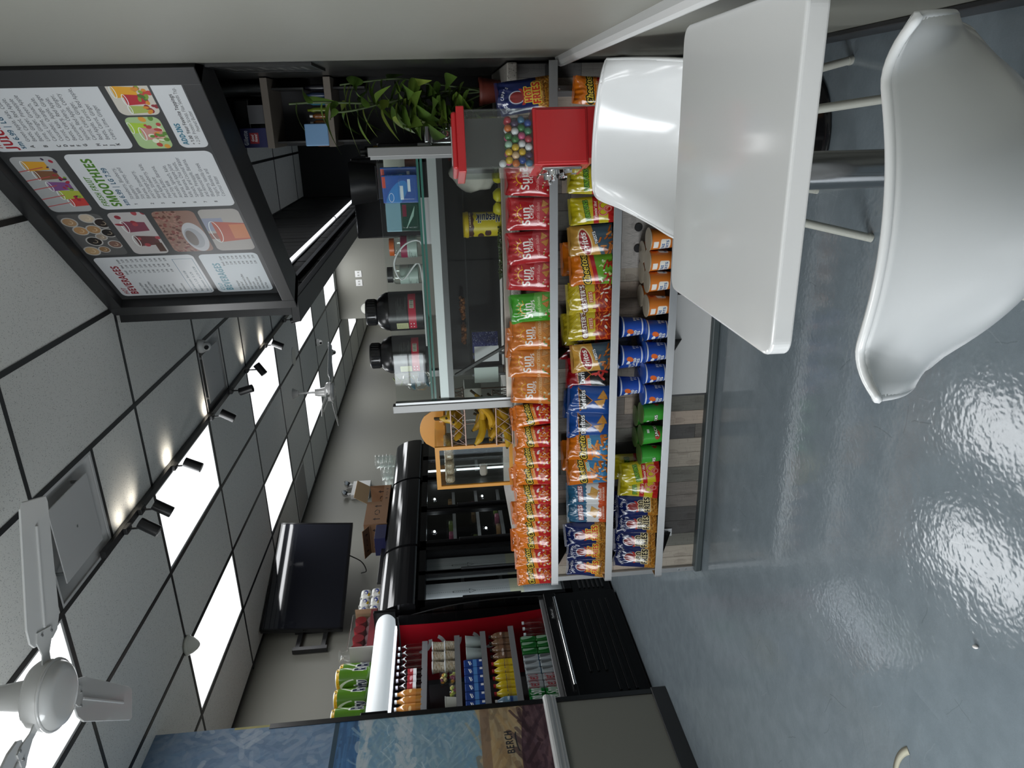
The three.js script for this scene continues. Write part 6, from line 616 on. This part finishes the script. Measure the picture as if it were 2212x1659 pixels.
{ let s = null; for (let i = 0; i < 9; i++) { const x = -0.105 + (i % 5) * 0.034, d = 4.06 + Math.floor(i / 5) * 0.045; if (!s) { s = thing('oil_bottle', 'tiny amber bottle with white cap on the lower kitchen shelf', 'bottle', 'amber bottles on the kitchen shelf', x, 1.856, d); part(s, 'bottle_glass', lathe([[0, 0], [0.014, 0], [0.014, 0.06], [0.006, 0.075], [0, 0.075]], 14), mat([0.16, 0.06, 0.015], 0.2)); part(s, 'bottle_cap', cyl(0.007, 0.007, 0.015, 10).translate(0, 0.075, 0), M.white); } else dup(s, x, 1.856, d); } 
  single('blue_packet', new RoundedBoxGeometry(0.11, 0.12, 0.015, 2, 0.006).translate(0, 0.06, 0), mat([0.20, 0.36, 0.58], 0.25), 'pale blue plastic packet in front of the amber bottles', 'packet', null, -0.06, 1.856, 4.035, 0.1); for (let i = 0; i < 4; i++) single('spice_bottle', lathe([[0, 0], [0.014, 0], [0.014, 0.07], [0.007, 0.085], [0.007, 0.1], [0, 0.1]], 14), mat(['#6a7a20', '#2a5a6a', '#20304a', '#15151c'][i], 0.3), ['olive green', 'teal', 'navy', 'black'][i] + ' slim bottle on the lower kitchen shelf', 'bottle', null, 0.06 + i * 0.036, 1.856, 4.08); }
{ const t = thing('wall_poster', 'dark framed poster on the black jamb beside the menu board', 'poster', null); const pt = canvas(128, 256, (g, w, h) => { g.fillStyle = '#1c1c1a'; g.fillRect(0, 0, w, h); g.fillStyle = '#4a4a46'; for (let i = 0; i < 10; i++) g.fillRect(rr(10, 40), 20 + i * 22, rr(30, 70), rr(6, 14)); }); part(t, 'print', box(0.212, 0.219, 1.78, 2.16, 3.14, 3.5), mat([1, 1, 1], 0.5, { map: pt })); part(t, 'poster_frame', merge([box(0.209, 0.2195, 1.77, 1.78, 3.13, 3.51), box(0.209, 0.2195, 2.16, 2.17, 3.13, 3.51), box(0.209, 0.2195, 1.77, 2.17, 3.125, 3.135), box(0.209, 0.2195, 1.77, 2.17, 3.505, 3.515)]), M.dimSteel); }
// steel worktop, splashback, hood; refrigerator black stands in for the kitchen's shade
const kit = M.brushed;
single('kitchen_refrigerator', merge([box(-0.98, -0.30, 0.05, 2.05, 6.6, 7.3, 0.01), box(-0.64, -0.63, 0.2, 2.0, 6.585, 6.6)]), M.blackGloss, 'glossy refrigerator coloured black to imitate shade at the back of the kitchen', 'refrigerator', null); single('kitchen_worktop', merge([box(-0.9, 0.6, 0.86, 0.92, 4.9, 5.7, 0.004), box(-0.9, 0.6, 0.02, 0.86, 4.95, 5.7), box(-0.9, 0.6, 0.92, 1.45, 5.66, 5.7)]), kit, 'steel worktop and splashback behind the display case', 'worktop', null);
single('steel_hood', merge([box(-0.26, 0.20, 1.42, 1.66, 4.6, 4.9, 0.004)]), kit, 'plain steel cabinet behind the leafy plant', 'steel cabinet', null, 0, 0, 0);
single('steel_hood_stand', merge([box(-0.26, 0.20, 0.02, 1.42, 4.62, 4.88)]), kit, 'lower steel cabinet under the plain steel cabinet', 'cabinet', null);
{ const t = thing('blender_base', 'chrome blender base with round dial half hidden by leaves', 'blender', null, -0.05, CT, 3.62); part(t, 'housing', new RoundedBoxGeometry(0.13, 0.34, 0.12, 3, 0.02).translate(0, 0.17, 0), mat([0.20, 0.20, 0.2], 0.2, { metalness: 0.9 })); part(t, 'dial_ring', new THREE.TorusGeometry(0.022, 0.004, 8, 28), M.chrome, -0.01, 0.26, -0.062); part(t, 'dial', cyl(0.015, 0.015, 0.008, 20).rotateX(Math.PI / 2), M.chrome, -0.01, 0.26, -0.061); part(t, 'shoulder_rib', box(-0.05, 0.05, 0.335, 0.36, -0.05, 0.05, 0.006), M.chrome); }
single('prep_cabinet', box(-0.40, -0.115, 0, 1.619, 4.11, 4.24, 0.004), M.blackMatt, 'tall narrow black cabinet behind the display case carrying bottles', 'cabinet', null); single('tub_pedestal', box(-0.38, -0.20, 1.001, 1.619, 3.90, 4.07, 0.004), M.black, 'black counter pedestal under the bus tub', 'pedestal', null);
{ const t = thing('black_tub', 'black plastic bus tub standing behind the case', 'tub', null, -0.30, 1.456, 3.99); part(t, 'tub_body', new THREE.CylinderGeometry(0.125 * 1.2, 0.105 * 1.2, 0.13, 4, 1, true).rotateY(Math.PI / 4).translate(0, 0.235, 0), mat([0.008, 0.008, 0.009], 0.3, { side: THREE.DoubleSide })); part(t, 'tub_floor', box(-0.085, 0.085, 0.165, 0.175, -0.085, 0.085), M.black); }
for (const [x, c, lab] of [[-0.25, [0.10, 0.018, 0.010], 'brown squeeze bottle with white nozzle behind the case']]) { const t = thing('squeeze_bottle', lab, 'bottle', null, x, 1.62, 4.16); part(t, 'bottle_body', cyl(0.027, 0.027, 0.075, 20), mat(c, 0.35)); part(t, 'nozzle', lathe([[0.028, 0.07], [0.028, 0.09], [0.016, 0.1], [0.012, 0.115], [0.003, 0.145], [0, 0.145]], 18), M.offWhite); }
{ const t = thing('sauce_jar', 'black jar with yellow band beside the squeeze bottle', 'jar', null, -0.155, 1.62, 4.16); part(t, 'jar_body', cyl(0.03, 0.03, 0.07, 20), M.black); part(t, 'jar_band', cyl(0.0305, 0.0305, 0.025, 20, true), mat('#a8801a', 0.5)); part(t, 'jar_lid', cyl(0.02, 0.02, 0.025, 16).translate(0, 0.07, 0), M.dimSteel); }

// ---------- dining table and two shell chairs ----------
{
  const t = thing('dining_table', 'white square pedestal dining table pushed against the wall', 'table', null, -0.112, 0, 1.43); const s = new THREE.Shape(), a = 0.285, r = 0.03, D = 0.28; s.moveTo(-a + r, -D); s.lineTo(a - r, -D); s.quadraticCurveTo(a, -D, a, -D + r); s.lineTo(a, D - r); s.quadraticCurveTo(a, D, a - r, D); s.lineTo(-a + r, D); s.quadraticCurveTo(-a, D, -a, D - r); s.lineTo(-a, -D + r); s.quadraticCurveTo(-a, -D, -a + r, -D);
  part(t, 'tabletop', new THREE.ExtrudeGeometry(s, { depth: 0.028, bevelEnabled: true, bevelSize: 0.006, bevelThickness: 0.005, bevelSegments: 3 }).rotateX(-Math.PI / 2).translate(0, 0.715, 0), M.whiteGloss); part(t, 'column', cyl(0.037, 0.037, 0.66, 30).translate(0, 0.04, 0), M.dimSteel); part(t, 'top_plate', box(-0.15, 0.15, 0.70, 0.709, -0.15, 0.15), M.black); part(t, 'base', lathe([[0, 0], [0.24, 0], [0.245, 0.006], [0.22, 0.02], [0.07, 0.035], [0.045, 0.05], [0, 0.05]], 40), M.dimSteel);
  t.children[1].material = mat([0.30, 0.31, 0.32], 0.2, { metalness: 1 });
}
function shellGeo() {
  // u across, v from the top of the back (0) over the seat to its front edge (1); the sitter faces +z
  const P = [[-0.235, 0.79], [-0.222, 0.70], [-0.20, 0.61], [-0.165, 0.52], [-0.10, 0.45], [0.0, 0.425], [0.10, 0.43], [0.19, 0.445], [0.235, 0.43]], Wd = [0.195, 0.216, 0.238, 0.254, 0.256, 0.25, 0.24, 0.225, 0.205], fw = [0.05, 0.095, 0.155, 0.19, 0.14, 0.05, 0.01, 0, 0], up = [0, 0, 0.01, 0.05, 0.10, 0.085, 0.05, 0.02, 0];
  const spl = (a) => new THREE.CatmullRomCurve3(a.map((y, i) => new THREE.Vector3(i, y, 0))), cP = new THREE.CatmullRomCurve3(P.map(([z, y]) => new THREE.Vector3(0, y, z))), sW = spl(Wd), sF = spl(fw), sU = spl(up);
  const nu = 40, nv = 60, mid = []; for (let j = 0; j <= nv; j++) for (let i = 0; i <= nu; i++) { const v = j / nv, u = i / nu * 2 - 1, fl = Math.pow(Math.max(0, (Math.abs(u) - 0.78) / 0.22), 2) * Math.max(0, 1 - v / 0.6), c = cP.getPoint(v), w = sW.getPoint(v).y, e = u * u, cr = Math.max(0, 1 - v / 0.07), cr2 = Math.max(0, 1 - (1 - v) / 0.06); mid.push(new THREE.Vector3(u * w * (1 - 0.05 * cr2 * cr2) + Math.sign(u) * 0.022 * fl, c.y + sU.getPoint(v).y * e - 0.02 * cr * cr * Math.pow(Math.abs(u), 12), c.z + sF.getPoint(v).y * e - 0.035 * fl - 0.02 * cr2 * cr2 * Math.pow(Math.abs(u), 10))); }
  const mk = () => { const g = new THREE.BufferGeometry(), pos = [], idx = [], row = nu + 1; mid.forEach((p) => pos.push(p.x, p.y, p.z)); for (let j = 0; j < nv; j++) for (let i = 0; i < nu; i++) { const p = j * row + i; idx.push(p, p + row, p + 1, p + 1, p + row, p + row + 1); } g.setAttribute('position', new THREE.Float32BufferAttribute(pos, 3)); g.setIndex(idx); g.computeVertexNormals(); return g; };
  const base = mk(), n = base.attributes.normal, T2 = 0.0055, pos = [], idx = [], row = nu + 1, cnt = mid.length; for (const s of [1, -1]) mid.forEach((p, i) => pos.push(p.x + s * T2 * n.getX(i), p.y + s * T2 * n.getY(i), p.z + s * T2 * n.getZ(i)));
  for (let j = 0; j < nv; j++) for (let i = 0; i < nu; i++) { const p = j * row + i; idx.push(p, p + row, p + 1, p + 1, p + row, p + row + 1); const q = cnt + p; idx.push(q, q + 1, q + row, q + 1, q + row + 1, q + row); }
  const rim = []; for (let i = 0; i <= nu; i++) rim.push(i); for (let j = 1; j <= nv; j++) rim.push(j * row + nu); for (let i = nu - 1; i >= 0; i--) rim.push(nv * row + i); for (let j = nv - 1; j > 0; j--) rim.push(j * row);
  for (let k = 0; k < rim.length; k++) { const a = rim[k], b = rim[(k + 1) % rim.length]; idx.push(a, b, cnt + a, b, cnt + b, cnt + a); }
  const g = new THREE.BufferGeometry(); g.setAttribute('position', new THREE.Float32BufferAttribute(pos, 3)); g.setIndex(idx); g.computeVertexNormals(); const rimLine = new THREE.TubeGeometry(new THREE.CatmullRomCurve3(rim.map((i) => mid[i]), true), 220, 0.0062, 7, true); return [g, rimLine];
}
{
  const [sg, rg] = shellGeo(); const cm = mat([0.73, 0.735, 0.73], 0.2, { clearcoat: 0.4, clearcoatRoughness: 0.15, side: THREE.DoubleSide }), legM = mat([0.42, 0.42, 0.37], 0.45);
  const mk = (label, x, d, turn) => { const t = thing('shell_chair', label, 'chair', null, x, 0, d, turn); const s = part(t, 'shell', sg, cm); s.add(mesh('shell_rim', rg, cm)); for (const [a, b] of [[-1, 1], [1, 1], [-1, -1], [1, -1]]) { const l = part(t, 'leg', rod(new THREE.Vector3(a * 0.13, 0.42, b * 0.12 - 0.01), new THREE.Vector3(a * 0.21, 0.008, b * 0.19), 0.0125, 14), legM); l.add(mesh('foot_cap', rod(new THREE.Vector3(a * 0.208, 0.014, b * 0.188), new THREE.Vector3(a * 0.211, 0, b * 0.191), 0.0135, 12), legM)); } part(t, 'under_frame', merge([rod(new THREE.Vector3(-0.13, 0.41, 0.11), new THREE.Vector3(0.13, 0.41, -0.13), 0.008), rod(new THREE.Vector3(0.13, 0.41, 0.11), new THREE.Vector3(-0.13, 0.41, -0.13), 0.008)]), legM); return t; };
  mk('white moulded shell chair across the table facing the viewer, in front of the gumball machine', -0.112, 2.23, -0.29);
  mk('white moulded shell chair on the open side of the table, its back to the viewer', -0.143, 1.035, Math.PI + 0.088);
}
renderer.render(scene, camera);
